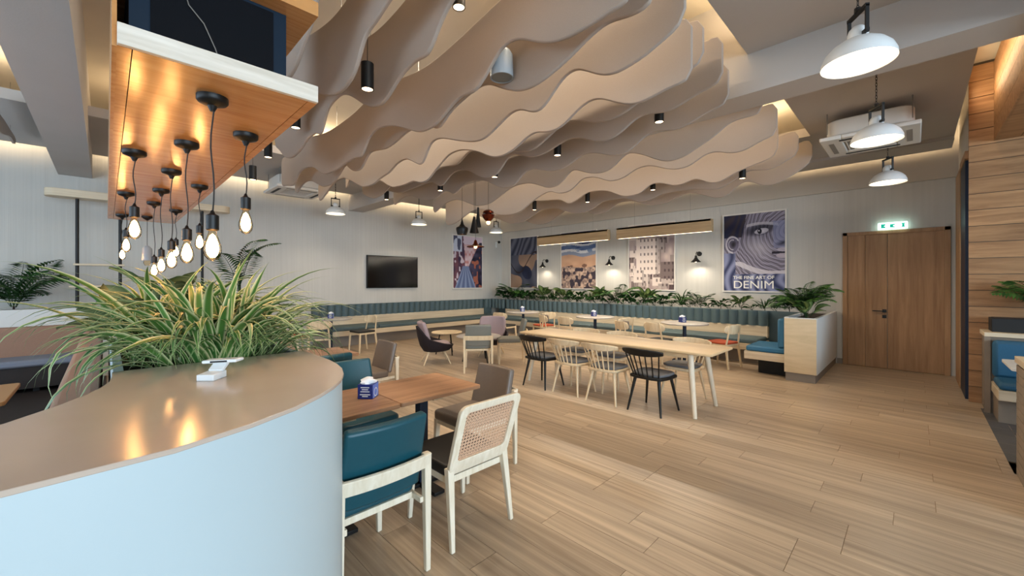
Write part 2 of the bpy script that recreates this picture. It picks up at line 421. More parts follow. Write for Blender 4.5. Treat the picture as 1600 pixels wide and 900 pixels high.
# wood canopy over the booths
cn = struct(B('booth_canopy', 'mortar', (3.6, -9.0, 3.34, 7.85, -.72, 4.3)), 'oak plank canopy above the booths', 'canopy')
pp = MB().box(3.6, -.097, 3.315, 7.85, .097, 3.34).build('plank', 'plank_wall', cn)
for k in range(8):
    o = pp if k == 0 else pp.copy()
    if k: C.objects.link(o)
    o.parent = cn; o.location = (0, -.81-k*.2, 0)
pp = MB().box(3.6, -.72, 0, 7.85, -.7, .196).build('plank', 'plank_wall', cn)
for k in range(5):
    o = pp if k == 0 else pp.copy()
    if k: C.objects.link(o)
    o.parent = cn; o.location = (0, 0, 3.315+k*.2)

# door_1 : double leaf oak door in wall_right
d1 = thing('door_1', 'tall oak door with black lever handle in poster wall', 'door', (XB, .275, 0)); d1['kind'] = 'structure'
m = MB().box(-.05, .62, 0, 0, .69, 2.46).box(-.05, -.69, 0, 0, -.62, 2.46).box(-.05, -.69, 2.40, 0, .69, 2.46)
m.build('door_frame', 'door_oak', d1, bevel=.004)
B('door_leaf', 'door_oak', (-.035, .37, .005, 0, .62, 2.4), d1, .003)
B('door_leaf', 'door_oak', (-.035, .075, .005, 0, .367, 2.4), d1, .003)
B('door_leaf', 'door_oak', (-.035, -.62, .005, 0, .069, 2.4), d1, .003)
m = MB().box(-.045, .085, 1.0, -.035, .14, 1.055).box(-.045, .085, .9, -.035, .14, .955).cyl((-.045, .11, 1.027), (-.085, .11, 1.027), .01).box(-.095, .1, 1.017, -.08, .27, 1.035)
m.build('lever_handle', 'black_metal', d1)
bs = struct(B('baseboard_right', 'plinth_grey', (XB-.015, .97, 0, XB, 1.05, .1)), 'short skirting between the door and the planter', 'baseboard')

# ================================================================== FELT BAFFLES
RAW = [
 (.90, 1.2, 3.6, [(495,0),(494,33),(487,40),(475,70),(465,100),(454,120)]),
 (1.20, 1.2, 4.7, [(610,0),(580,45),(568,57),(563,93),(553,120),(533,145),(515,150)]),
 (1.50, 1.15, 5.8, [(702,10),(690,33),(678,67),(672,88),(665,92),(657,90),(648,98),(635,110),(623,125),(610,148),(597,165),(584,168),(571,165),(560,157),(541,148),(531,150),(518,163),(509,178),(506,202),(503,215),(495,207),(484,215),(469,236),(458,246),(446,246),(439,236),(431,231)]),
 (2.00, 1.1, 7.4, [(991,0),(960,15),(927,38),(893,57),(873,66),(840,67),(805,62),(785,73),(772,98),(757,123),(743,145),(721,151),(710,161),(700,174),(678,198),(663,206),(649,206),(640,203),(609,197),(590,202),(577,215),(571,231),(568,246),(555,247),(541,255),(526,266),(511,272),(501,270),(494,263),(484,261),(473,265),(465,276),(461,289),(441,292)]),
 (2.22, 1.1, 7.4, [(1027,0),(1003,18),(977,30),(953,33),(940,43),(915,65),(892,90),(863,115),(840,133),(820,142),(797,142),(753,134),(720,160),(700,180),(690,199),(684,203),(670,196),(639,205),(618,223),(603,233),(590,235),(577,239),(571,253),(565,265),(556,268),(548,265),(541,257)]),
 (2.60, 1.0, 7.5, [(1072,33),(1060,43),(1027,72),(1003,92),(977,108),(960,117),(947,119),(932,117),(918,112),(908,108),(897,109),(882,120),(870,137),(853,165),(846,174),(838,177),(829,176),(812,171),(800,176),(787,189),(772,204),(761,215),(749,221),(734,222),(715,220),(697,217),(685,217),(676,221),(669,232),(665,250),(660,259),(647,253),(633,249),(622,255),(609,270),(596,278)]),
 (3.05, 1.08, 7.5, [(1082,125),(1060,132),(1025,149),(1005,160),(991,164),(974,163),(953,158),(935,154),(921,158),(902,174),(886,191),(872,203),(855,208),(840,206),(829,211),(814,225),(800,237),(783,245),(770,246),(753,239),(734,235),(715,236),(702,242),(691,255),(678,270),(668,283),(659,286),(646,283),(633,289),(616,293),(605,289),(597,283),(580,283),(567,280),(552,276),(545,283),(541,302)]),
 (3.36, 1.1, 7.4, [(1100,98),(1060,120),(1020,146),(991,165),(977,177),(953,188),(930,192),(907,189),(886,190),(860,212),(830,236),(800,236),(760,228),(735,236),(714,258),(690,262)]),
 (3.70, 1.12, 7.5, [(1130,128),(1100,142),(1070,160),(1047,174),(1023,178),(1009,178),(995,185),(977,202),(960,215),(946,221),(930,221),(907,216),(890,217),(874,226),(860,235),(848,242),(833,246),(819,244),(806,241),(797,243),(791,251),(783,265),(776,274),(763,278),(749,276),(734,267),(723,266),(712,268),(702,276),(695,287),(690,292),(683,289),(674,284),(660,289),(628,301),(601,299)]),
 (4.12, 1.15, 7.6, [(1139,162),(1106,176),(1079,193),(1058,203),(1044,205),(1023,205),(1012,210),(998,223),(984,236),(970,243),(953,243),(937,240),(923,239),(909,243),(895,254),(879,264),(861,268),(848,266),(829,265),(819,270),(810,283),(800,292),(789,294),(776,291),(763,284),(751,282),(734,284),(721,293),(712,303),(708,305),(702,299),(695,299)]),
 (4.98, 1.2, 7.6, [(1192,177),(1146,189),(1117,213),(1090,231),(1065,247),(1051,252),(1035,252),(1019,247),(1000,241),(981,239),(965,255),(949,268),(937,271),(923,271),(909,268),(895,265),(886,275),(874,289),(860,294)]),
 (5.35, 1.2, 7.6, [(1215,211),(1194,218),(1172,231),(1157,238),(1139,240),(1117,237),(1101,242),(1084,256),(1065,264),(1047,265),(1028,261),(1012,259),(995,264),(977,277),(960,283),(949,283),(935,278),(921,277),(909,280),(900,291),(888,300),(874,303),(860,299)]),
 (6.25, 1.22, 7.6, [(1216,240),(1206,247),(1183,256),(1166,263),(1148,271),(1121,286),(1108,286),(1086,279),(1065,289),(1051,290),(1033,286),(1019,287),(1000,303),(981,307),(967,305),(953,299),(937,298),(921,300),(904,311),(890,319),(876,312),(860,313)]),
 (6.80, 1.1, 7.6, [(1248,242),(1206,264),(1192,267),(1172,266),(1150,280),(1121,296),(1080,296),(1040,302),(1005,316),(975,310),(945,314)]),
 (7.40, 1.1, 7.6, [(1270,252),(1257,262),(1228,280),(1214,287),(1201,291),(1188,289),(1174,284),(1161,284),(1148,296),(1134,307),(1121,310),(1106,307),(1092,303),(1077,302),(1061,307),(1042,317),(1023,321),(1005,319),(986,314),(967,317),(953,328),(939,335),(925,334),(907,326),(890,327),(876,335)]),
]
def profile(X, y0, y1, px, ph):
    pts = []
    for a, b in px:
        p = at_x(a, b, X)
        if not pts or p[1] > pts[-1][0]+.04: pts.append((p[1], min(3.42, max(2.78, p[2]))))
    def tg(y): return .12*math.sin(y*3.3+ph)
    lo, hi = pts[0], pts[-1]; pre, post = [], []
    y = lo[0]-.25
    while y > y0: pre.insert(0, (y, min(3.42, lo[1]+.06*(lo[0]-y)+tg(y)-tg(lo[0])))); y -= .25
    y = hi[0]+.25
    while y < y1: post.append((y, max(2.8, min(3.35, hi[1]+(3.02-hi[1])*min(1, (y-hi[0])/.8)+tg(y)-tg(hi[0]))))); y += .25
    pts = pre+pts+post
    n = max(60, int((pts[-1][0]-pts[0][0])/.045)); out = []
    ys = [p[0] for p in pts]; k = 0
    for i in range(n+1):
        y = ys[0]+(ys[-1]-ys[0])*i/n
        while k < len(ys)-2 and ys[k+1] < y: k += 1
        h = ys[k+1]-ys[k]; t = (y-ys[k])/h
        def tan(q):
            if q in (0, len(pts)-1): return 0
            a = (pts[q][1]-pts[q-1][1])/(pts[q][0]-pts[q-1][0]); b = (pts[q+1][1]-pts[q][1])/(pts[q+1][0]-pts[q][0])
            return 0 if a*b <= 0 else 2*a*b/(a+b)
        p0, p1, m0, m1 = pts[k][1], pts[k+1][1], tan(k)*h, tan(k+1)*h
        out.append((y, (2*t**3-3*t*t+1)*p0+(t**3-2*t*t+t)*m0+(-2*t**3+3*t*t)*p1+(t**3-t*t)*m1))
    for _ in range(3):
        out = [out[0]]+[(out[i][0], (out[i-1][1]+2*out[i][1]+out[i+1][1])/4) for i in range(1, n)]+[out[-1]]
    return out
def baffle(X, bot, label, hgt=.47):
    n = len(bot); sm = [z for _, z in bot]
    for _ in range(60): sm = [sm[0]]+[(sm[i-1]+2*sm[i]+sm[i+1])/4 for i in range(1, n-1)]+[sm[-1]]
    mean = sum(sm)/n; r = .09; vs = []; T = .028
    yS, yE = bot[0][0], bot[-1][0]
    rows = []
    for (y, zb), s in zip(bot, sm):
        zt = min(3.66, mean+.55*(s-mean)+hgt)
        e = min(y-yS, yE-y)
        k = r-math.sqrt(max(0, r*r-(r-min(e, r))**2))
        rows.append((y, zb+k, zt-k))
    m = MB(); N = len(rows)
    vs = []
    for sx in (-1, 1):
        for y, a, b in rows: vs += [(sx*T/2, y, a), (sx*T/2, y, b)]
    o = 2*N; fs = []
    for i in range(N-1):
        fs += [(2*i, 2*i+1, 2*i+3, 2*i+2), (o+2*i, o+2*i+2, o+2*i+3, o+2*i+1), (2*i, 2*i+2, o+2*i+2, o+2*i), (2*i+1, o+2*i+1, o+2*i+3, 2*i+3)]
    fs += [(0, o, o+1, 1), (2*N-2, 2*N-1, o+2*N-1, o+2*N-2)]
    m.add(vs, fs)
    t = thing('ceiling_baffle', label, 'ceiling baffle', (X, 0, 0), 0, 'wavy felt baffles hung from the ceiling')
    m.build('felt_panel', 'felt', t, bevel=.009)
    for q in (.12, .5, .88):
        y, a, b = rows[int(q*(N-1))]
        MB().cyl((0, y, b-.01), (0, y, 4.35), .0022, n=6).build('wire', 'wire', t)
    return t
for k, (X, y0, y1, px) in enumerate(RAW):
    bay = 'in front of the beam' if X < 4.3 else 'beyond the beam'
    if k == 0: lab = 'wavy beige felt baffle nearest the hanging wood box'
    elif X < 4.3: lab = 'wavy beige felt baffle, %s from the hanging wood box, in front of the beam' % ORD[k]
    else: lab = 'wavy beige felt baffle beyond the beam, %s from the beam' % ORD[k-10]
    baffle(X, profile(X, y0, y1, px, k*1.1), lab)
baffle(-.95, [(6.6+i*.05, 3.5+.07*math.sin(i*.16)) for i in range(56)], 'small piece of grey felt baffle at the far left edge', .17)

# ================================================================== COUNTER, PLANTER DIVIDER, HANGING BOX
outer = [(-1.9,1.06),(-.126,1.085),(.0987,1.106),(.251,1.164),(.37,1.232),(.466,1.313),(.535,1.385),(.59,1.46),(.637,1.55),(.672,1.65),(.692,1.75),(.703,1.86),(.706,1.97),(.706,2.2)]
inner = [(.016,2.2),(.0145,2.1),(.008,2.0),(-.012,1.91),(-.044,1.82),(-.095,1.72),(-.18,1.59),(-.32,1.5),(-.5,1.46),(-1.9,1.45)]
ct = thing('bar_counter', 'curved bar counter with white front and beige stone top', 'counter', (0,0,0))
MB().prism([(x, y) for x, y in outer]+inner, .0, 1.188).build('counter_body', 'counter_front', ct, smooth=True)
MB().prism([(x+.004, y-.004) for x, y in outer]+inner, 1.188, 1.2).build('stone_top', 'counter_top', ct, smooth=True, bevel=.002)
pd = thing('planter_divider', 'long white planter divider behind the curved counter', 'planter', (0,0,0))
m = MB().box(.02, 2.2, 0, .05, 7.0, 1.19).box(.67, 2.2, 0, .70, 7.0, 1.19).box(.05, 6.97, 0, .67, 7.0, 1.19).box(.05, 2.2, 0, .67, 2.23, 1.19).box(.05, 2.23, 0, .67, 6.97, .1)
m.build('planter_body', 'counter_front', pd)
B('soil', 'soil', (.05, 2.23, .1, .67, 6.97, 1.13), pd)
# tablet stand on the counter
px_, py_, _ = at_z(331, 592, 1.2)
st = thing('tablet_stand', 'small white tablet security stand on beige counter top', 'stand', (px_, py_, 1.2), -.75)
m = MB().prism([(-.035,0),(.035,0),(.035,.026),(-.035,.022)], -.03, .03, 0); m.build('stand_base', 'white_enamel', st, bevel=.003)
MB().bar((0, .02, .024), (0, .055, .05), .05, .012).build('stand_neck', 'white_enamel', st, bevel=.002)
MB().bar((-.062, .06, .052), (.062, .06, .058), .05, .012).build('cradle', 'white_enamel', st, bevel=.004)
MB().bar((-.03, .0345, .0535), (.03, .0345, .0565), .002, .006).build('slot', 'black_matte', st)

hb = thing('hanging_wood_box', 'long hanging oak box with navy mesh side and pendant bulbs below', 'ceiling box', (0,0,2.32))
x0, x1, y0, y1 = .025, .645, 1.82, 7.0
B('fascia', 'ash_pale', (x0, y0, 0, x1, y0+.02, .07), hb, .002)
B('bottom_board', 'orange_ply', (x0+.038, y0+.02, .0, x1-.038, y1-.038, .05), hb)
for a in ((x0, y0+.02, 0, x0+.035, y1, .07), (x1-.035, y0+.02, 0, x1, y1, .07), (x0+.035, y1-.035, 0, x1-.035, y1, .07)):
    B('edge_rail', 'orange_ply', a, hb)
MB().box(x0+.03, y0+.09, .05, x1-.1, y0+.115, .37).box(x0+.03, y0+.115, .05, x0+.05, y1-.1, .37).box(x1-.12, y0+.115, .05, x1-.1, y1-.1, .37).build('navy_frame', 'navy_frame', hb)
B('mesh_panel', 'navy_mesh', (x0+.085, y0+.083, .05, x1-.15, y0+.09, .355), hb)
B('top_board', 'orange_ply', (x0, y0, .37, x1, y1, .43), hb)
for hx in (.1, .5):
    for hy in (3, 6): B('hanger', 'black_metal', (hx, hy, .43, hx+.04, hy+.04, 2.03), hb)
B('side_panel', 'orange_ply', (x0-.012, y0+.03, 0, x0, y1, .43), hb)
cc = [(x0+.16, y0+.078, .37), (x0+.19, y0+.076, .25), (x0+.235, y0+.075, .2), (x0+.27, y0+.075, .12), (x0+.285, y0+.075, .07)]
MB().tube(cc, .0022, 6).build('twisted_cable', 'wire', hb)

# pendant bulbs under the box : (canopy pixel, bulb bottom pixel row)
PB = [((332,152),408,'largest glowing bulb pendant, nearest under the wood box'), ((384,210),366,'rightmost glowing bulb pendant under the wood box'),
      ((292,223),412,'glowing bulb pendant just left of the largest bulb'), ((210,236),374,'glowing bulb pendant near the left edge of the wood box, high'),
      ((268,266),420,'low glowing bulb pendant touching the spider plant leaves'), ((312,290),390,'small glowing bulb pendant right of the plant, mid-row'),
      ((252,296),426,'lowest glowing bulb pendant inside the leaf tips'), ((197,301),394,'small glowing bulb pendant second from the left edge'),
      ((275,328),402,'small glowing bulb pendant far back in the middle'), ((241,316),432,'bulb pendant half hidden behind the leaves'),
      ((191,335),406,'leftmost and farthest glowing bulb pendant')]
def bulb_pendant(x, y, zc, zb, label):
    t = thing('bulb_pendant', label, 'pendant lamp', (x, y, zb), 0, 'bare bulb pendants under the hanging wood box')
    top = zc-zb
    MB().lathe([(.0,top),(.056,top),(.056,top-.018),(.05,top-.026),(.018,top-.038),(.008,top-.06),(0,top-.06)], n=24, cap=False).build('ceiling_rose', 'black_metal', t, smooth=True)
    pts = [(.006*math.sin(i*.9), .004*math.sin(i*1.3), .2+(top-.05-.2)*i/8) for i in range(9)]
    pts[0] = (0, 0, .195); MB().tube(pts, .0032, 6).build('cord', 'cable', t)
    MB().lathe([(.0,.215),(.006,.21),(.01,.198),(.023,.19),(.023,.132),(.019,.128),(0,.128)], n=20, cap=False).build('socket', 'black_metal', t, smooth=True)
    MB().lathe([(.013,.13),(.015,.115),(.023,.09),(.031,.062),(.0325,.045),(.028,.022),(.016,.006),(0,0)], n=20, cap=False).build('glass_bulb', 'bulb_glass', t, smooth=True)
    MB().lathe([(0,.115),(.01,.105),(.02,.075),(.023,.05),(.018,.028),(.009,.016),(0,.014)], n=12, cap=False).build('filament', 'bulb_glow', t, smooth=True)
    return t
for (a, b), yb, lab in PB:
    x, y, z = at_z(a, b, 2.32); d = SN*x+CS*y
    bulb_pendant(x, y, 2.32, H+(HY-yb)/FPX*d, lab)
x, y, z = at_z(230, 338, 2.32); d = SN*x+CS*y; zz = H+(HY-415)/FPX*d
t = thing('unlit_pendant', 'grey unlit cylinder pendant hanging among the glowing bulbs', 'pendant lamp', (x, y, zz))
top = 2.32-zz
MB().lathe([(0,top),(.05,top),(.05,top-.018),(.008,top-.05),(0,top-.05)], n=20, cap=False).build('ceiling_rose', 'black_metal', t, smooth=True)
MB().cyl((0,0,.2), (0,0,top-.04), .003, n=6).build('cord', 'cable', t)
MB().lathe([(0,.24),(.02,.23),(.045,.2),(.05,.06),(0,.06)], n=20, cap=False).build('shade', 'grey_plastic', t, smooth=True)
MB().lathe([(.03,.06),(.034,.03),(.02,.0),(0,0)], n=16, cap=False).build('glass_bulb', 'bulb_glass', t, smooth=True)

# ================================================================== CEILING LAMPS
def downlight(px, py, X, label, r=.045, h=.19):
    """black tube downlight, pixel of its lit mouth; hangs in the baffle field at distance X"""
    x, y, z = at_x(px, py, X)
    t = thing('tube_downlight', label, 'downlight', (x, y, z), 0, 'black tube downlights among the baffles')
    MB().lathe([(0,h),(r,h),(r,0),(r-.006,0),(r-.006,.02),(0,.02)], n=24, cap=False).build('tube_body', 'black_metal', t, smooth=True)
    MB().lathe([(0,.012),(r-.007,.012),(r-.007,.004),(0,.004)], n=20, cap=False).build('lens', 'down_glow', t)
    ceil_z = 4.35 if not (y > 7.75 or (y < 1.15 and x < 4.39)) else 3.75
    MB().cyl((0,0,h-.005), (0,0,ceil_z-z), .003, n=6).build('rod', 'cable', t)
    light('SPOT', 'downlight_beam', (x, y, z-.01), 34, LAMP, (0, 0, 0), .03, None, math.radians(64), .6)
for a in ((574,140,1.35,'black tube downlight beside the hanging wood box, the largest'), (717,12,1.75,'brightest downlight mouth at the top edge of the picture'),
          (462,200,1.35,'black tube downlight just under the right corner of the wood box'), (395,281,1.42,'black tube downlight left of the air conditioner, lowest at the wood box'),
          (419,246,1.42,'black tube downlight half behind the edge of the wood box'), (1030,191,3.9,'black tube downlight under the wavy baffles with a glow beside it'),
          (871,243,3.9,'black tube downlight below the middle of the baffles'), (773,277,3.88,'downlight mouth peeking out above the copper pendants'),
          (688,298,3.88,'short downlight left of the copper pendants'), (604,312,3.88,'black tube downlight near the television wall'),
          (1160,279,6.5,'black tube downlight above the long wooden lamp'), (1020,297,6.5,'small downlight above the gap between the long lamps'),
          (918,316,6.5,'small downlight above the nearer end of the first long lamp'), (835,328,6.5,'tiny downlight above the farther long lamp')):
    downlight(*a)
x, y, z = at_x(784, 122, 2.112)
t = thing('ceiling_speaker', 'grey cylinder speaker hanging between the felt baffles', 'speaker', (x, y, z))
MB().lathe([(0,.2),(.066,.2),(.083,.17),(.088,.0),(.079,0),(.077,.012),(0,.012)], n=28, cap=False).build('speaker_body', 'grey_plastic', t, smooth=True)
MB().lathe([(0,.008),(.076,.008),(.076,.002),(0,.002)], n=24, cap=False).build('grille', 'speaker_grille', t)
MB().cyl((0,0,.195), (0,0,4.35-z), .004, n=6).build('rod', 'cable', t)

def white_pendant():
    t = thing('white_pendant', '', 'pendant lamp', (0,0,0), 0, 'white dome pendants')
    prof = [(.2,0),(.198,.03),(.18,.075),(.145,.115),(.1,.145),(.062,.16),(.056,.165),(.056,.2),(.048,.225),(.03,.245),(0,.25)]
    inn = [(0,.15),(.095,.135),(.14,.105),(.172,.07),(.19,.03),(.2,0)]
    MB().lathe(inn+prof, n=36, cap=False).build('dome_shade', 'white_enamel', t, smooth=True)
    MB().lathe([(0,.03),(.186,.03),(.186,.024),(0,.024)], n=32, cap=False).build('diffuser', 'lamp_glow', t)
    m = MB()
    for s in (-1, 1): m.bar((s*.09, 0, .16), (s*.09, 0, .335), .012, .02).box(s*.055, -.01, .165, s*.1, .01, .185)
    m.box(-.096, -.012, .325, .096, .012, .345).cyl((0,0,.34), (0,0,.37), .02)
    m.build('yoke', 'black_metal', t)
    return t
wp = white_pendant()
for a, b, lab, cz in (((3.76*.94, .27), 3.0, 'largest white dome pendant at the upper right', 3.75), ((5.35, .27), 2.93, 'middle white dome pendant in front of the air conditioner', 3.75),
                  ((7.72, .27), 2.93, 'smallest white dome pendant above the oak door', 3.75), ((3.55, 9.0), 3.03, 'white dome pendant left of the television', 3.75),
                  ((5.75, 9.15), 3.03, 'white dome pendant above the television', 3.75), ((8.35, 9.0), 3.03, 'white dome pendant in the far room corner', 3.75)):
    o = place(wp, (a[0], a[1], b), .6 if a[1] < 1 else 0, lab)
    m = MB(); n = max(3, int((cz-b-.36)/.03)); L = (cz-b-.36)/n
    if a[1] < 1:
        for i in range(n):
            zc = .36+L*(i+.5); r = L*.62
            pts = [((.008*math.cos(q) if i % 2 else 0), (0 if i % 2 else .008*math.cos(q)), zc+r*math.sin(q)) for q in [k*PI/4 for k in range(9)]]
            m.tube(pts, .0022, 5)
    else: m.cyl((0,0,.36), (0,0,cz-b), .004, n=6)
    m.build('chain', 'black_metal', o)
    light('SPOT', 'pendant_light', (a[0], a[1], b+.015), 38, LAMP, (0,0,0), .15, None, math.radians(140), .5)

# copper pendants over the lounge tables
def cop(px, pyb, d, prof, label, mm='copper', glow=True, gz=.02, gr=.03):
    r_ = (px-800)/FPX; x, y, z = (SN+CS*r_)*d, (CS-SN*r_)*d, H+(HY-pyb)/FPX*d
    t = thing('copper_pendant', label, 'pendant lamp', (x, y, z), 0, 'cluster of dark copper pendants')
    MB().lathe(prof, n=28, cap=False).build('shade', mm, t, smooth=True)
    h = max(p[1] for p in prof)
    MB().cyl((0,0,h-.005), (0,0,4.35-z), .0035, n=6).build('cord', 'cable', t)
    MB().lathe([(0,gz+2*gr),(gr*.8,gz+gr*1.5),(gr,gz+gr*.8),(gr*.6,gz),(0,gz-gr*.2)], n=16, cap=False).build('bulb', 'copper_glow', t, smooth=True)
    return t
cop(722, 367, 7.2, [(.085,.005),(.1,.06),(.108,.11),(.1,.13),(.06,.15),(.03,.19),(.014,.25),(.006,.3)], 'dark bell pendant at the left of the copper cluster', 'black_metal', gr=.03)
cop(741, 364, 7.3, [(.085,.0),(.06,.1),(.03,.24),(.018,.29),(.006,.3)], 'dark narrow cone pendant in the copper cluster, lower one', 'black_metal', gr=.018)
cop(747, 355, 7.8, [(.06,.0),(.045,.1),(.022,.3),(.02,.38),(.006,.385)], 'dark slim cone pendant in the copper cluster, upper one', 'black_metal', gr=.014)
cop(763, 346, 7.1, [(.035,.0),(.06,.02),(.1,.07),(.115,.115),(.06,.118),(.055,.14),(.1,.142),(.09,.175),(.05,.2),(.006,.21)], 'stacked copper acorn pendant with glowing bulb, right of cluster', gr=.036, gz=-.05)
cop(743, 386, 6.9, [(.15,.0),(.15,.008),(.06,.035),(.035,.06),(.022,.11),(.006,.125)], 'flat wide copper disc pendant, lowest of the cluster', gr=.03, gz=-.02)

# long wooden box lamps above the bench tables
def long_lamp(y0, y1, label):
    X = 8.25; t = thing('long_box_lamp', label, 'linear lamp', (X, (y0+y1)/2, 2.52), 0, 'long wooden linear lamps')
    L = (y1-y0)/2; k = MB().box(-.06, -L, .0, -.04, L, .24).box(.04, -L, 0, .06, L, .24).box(-.06, -L, .2, .06, L, .24).box(-.06, -L-.012, 0, .06, -L, .24).box(-.06, L, 0, .06, L+.012, .24)
    k.build('wood_housing', 'lamp_wood', t, bevel=.003)
    B('diffuser', 'tube_glow', (-.04, -L, .004, .04, L, .02), t)
    for s in (-.6, .6): MB().cyl((0, s*L, .23), (0, s*L, 3.75-2.52), .002, n=6).build('wire', 'wire', t)
    light('AREA', 'long_lamp_light', (X, (y0+y1)/2, 2.515), 46, LAMP, (0, 0, 0), .07, y1-y0)
long_lamp(2.78, 4.8, 'long wooden box lamp nearer the oak door'); long_lamp(5.05, 7.2, 'long wooden box lamp farther from the oak door')

# air conditioners
def ac(loc, rz, label):
    t = thing('ceiling_air_conditioner', label, 'air conditioner', loc, rz)
    pr = rrect(-.42, -.42, .42, .42, .16)
    MB().prism(pr, .06, .27).build('unit_body', 'ac_white', t, bevel=.02)
    MB().box(-.475, -.475, 0, .475, -.25, .05).box(-.475, .25, 0, .475, .475, .05).box(-.475, -.25, 0, -.25, .25, .05).box(.25, -.25, 0, .475, .25, .05).build('face_panel', 'ac_white', t, bevel=.012)
    B('grille', 'ac_dark', (-.25, -.25, .014, .25, .25, .06), t)
    for i in range(9): B('louver', 'ac_white', (-.25, -.225+i*.056-.006, .008, .25, -.225+i*.056+.006, .014), t)
    for a in ((-.28, -.40, -.003, .28, -.345, .0), (-.28, .345, -.003, .28, .40, 0), (-.40, -.28, -.003, -.345, .28, 0), (.345, -.28, -.003, .40, .28, 0)):
        B('air_slot', 'black_matte' if a[0] < -.3 or a[0] > .3 else 'ac_dark', a, t)
    for sx in (-1, 1):
        for sy in (-1, 1): MB().cyl((sx*.4, sy*.4, .1), (sx*.4, sy*.4, 3.75-loc[2]), .006, n=6).build('hanger_rod', 'wire', t)
ac((7.1, .42, 3.38), 0, 'white cassette air conditioner hanging near the oak door')
ac((2.75, 9.0, 3.36), 0, 'white cassette air conditioner half hidden by baffles near the television wall')

# ================================================================== FURNITURE (local +Y is where a sitter faces)
def leg(m, top, bot, w0, w1): m.bar(top, bot, w0, w0, (0,1,0), w1, w1)
def upholstered(name, fabric, frame, h=.85, seat_fabric=None):
    t = thing(name, '', 'chair'); w = .215
    MB().prism(rrect(-.225, -.2, .225, .235, .05), .40, .475).build('seat', seat_fabric or fabric, t, bevel=.02, seg=3)
    g = []
    for i in range(9):
        z = .45+(h-.45)*i/8; lean = -.215-.1*(z-.45)/.4; row = []
        for j in range(13):
            u = -1+2*j/12; row.append((u*(.225-.01*(i/8)), lean-.028*(1-u*u)+.02, z))
        g.append(row)
    MB().sheet(g, .055).build('backrest', fabric, t, bevel=.018, seg=3)
    g = []
    for i in range(3):
        z = .56+.075*i/2; row = []
        for j in range(13):
            u = -1+2*j/12; row.append((u*.245, -.262-.1*(z-.45)/.4-.028*(1-u*u), z))
        g.append(row)
    MB().sheet(g, .02).build('back_rail', frame, t, bevel=.004)
    for s in (-1, 1):
        m = MB(); leg(m, (s*.232, -.285, .63), (s*.235, -.29, 0), .042, .028); m.build('leg', frame, t, bevel=.004)
        m = MB(); leg(m, (s*.2, .2, .4), (s*.215, .215, 0), .042, .028); m.build('leg', frame, t, bevel=.004)
    MB().box(-.215, -.2, .365, .215, .215, .4).box(-.215, -.285, .37, -.195, -.19, .4).box(.195, -.285, .37, .215, -.19, .4).build('seat_frame', frame, t, bevel=.003)
    return t
def cane_chair():
    t = thing('cane_chair', '', 'chair', group='cane-back dining chairs'); H1 = .85
    def bp(x, z): return (x, -.215-.14*(z-.42)/.43, z)
    MB().prism(rrect(-.23, -.2, .23, .235, .05), .40, .47).build('seat', 'dark_seat', t, bevel=.018, seg=3)
    o_ = rrect(-.235, .42, .235, H1, .05, 6); i_ = rrect(-.187, .50, .187, H1-.045, .025, 6); n = len(o_); vs = []
    for dy in (-.014, .014):
        for ring in (o_, i_):
            for x, z in ring: p = bp(x*(1+.06*(z-.42)), z); vs.append((p[0], p[1]+dy, p[2]))
    fs = []
    for i in range(n):
        j = (i+1) % n
        fs += [(i, j, n+j, n+i), (2*n+i, 3*n+i, 3*n+j, 2*n+j), (i, 2*n+i, 2*n+j, j), (n+i, n+j, 3*n+j, 3*n+i)]
    MB().add(vs, fs).build('back_frame', 'beech_pale', t, bevel=.004)
    m = MB(); nx, nz = 17, 15
    for i in range(nx+1):
        x = -.19+.38*i/nx
        m.bar(bp(x, .495), bp(x*1.02, H1-.04), .0042, .003, (0,1,0))
    for i in range(nz+1):
        z = .5+(H1-.545)*i/nz; a = bp(-.192, z); m.bar(a, (-a[0], a[1], a[2]), .003, .0042)
    for s in (-1, 1):
        for i in range(-15, 18):
            x0 = -.19+.38*i/17; za, zb = .5, H1-.045; L = zb-za
            p0 = [x0, za]; p1 = [x0+s*L, zb]
            if s < 0: p0[0] += L*.0
            def clip(p, q):
                ts = [0, 1]; dx = q[0]-p[0]
                for lim in (-.189, .189):
                    tt = (lim-p[0])/dx
                    if dx > 0: ts = [max(ts[0], tt), ts[1]] if lim < 0 else [ts[0], min(ts[1], tt)]
                    else: ts = [ts[0], min(ts[1], tt)] if lim < 0 else [max(ts[0], tt), ts[1]]
                return ts
            if s < 0: p0[0] = -p0[0]; p1[0] = p0[0]-L
            a, b = clip(p0, p1)
            if b-a > .03: m.bar(bp(p0[0]+(p1[0]-p0[0])*a, za+L*a), bp(p0[0]+(p1[0]-p0[0])*b, za+L*b), .0038, .002, (0,1,0))
    m.build('cane_weave', 'cane', t)
    for s in (-1, 1):
        m = MB(); leg(m, (s*.215, -.212, .46), (s*.235, -.27, 0), .045, .026); m.build('leg', 'beech_pale', t, bevel=.005)
        m = MB(); leg(m, (s*.205, .2, .4), (s*.22, .215, 0), .042, .026); m.build('leg', 'beech_pale', t, bevel=.005)
    MB().box(-.22, -.205, .36, .22, .22, .4).build('seat_frame', 'beech_pale', t, bevel=.004)
    return t
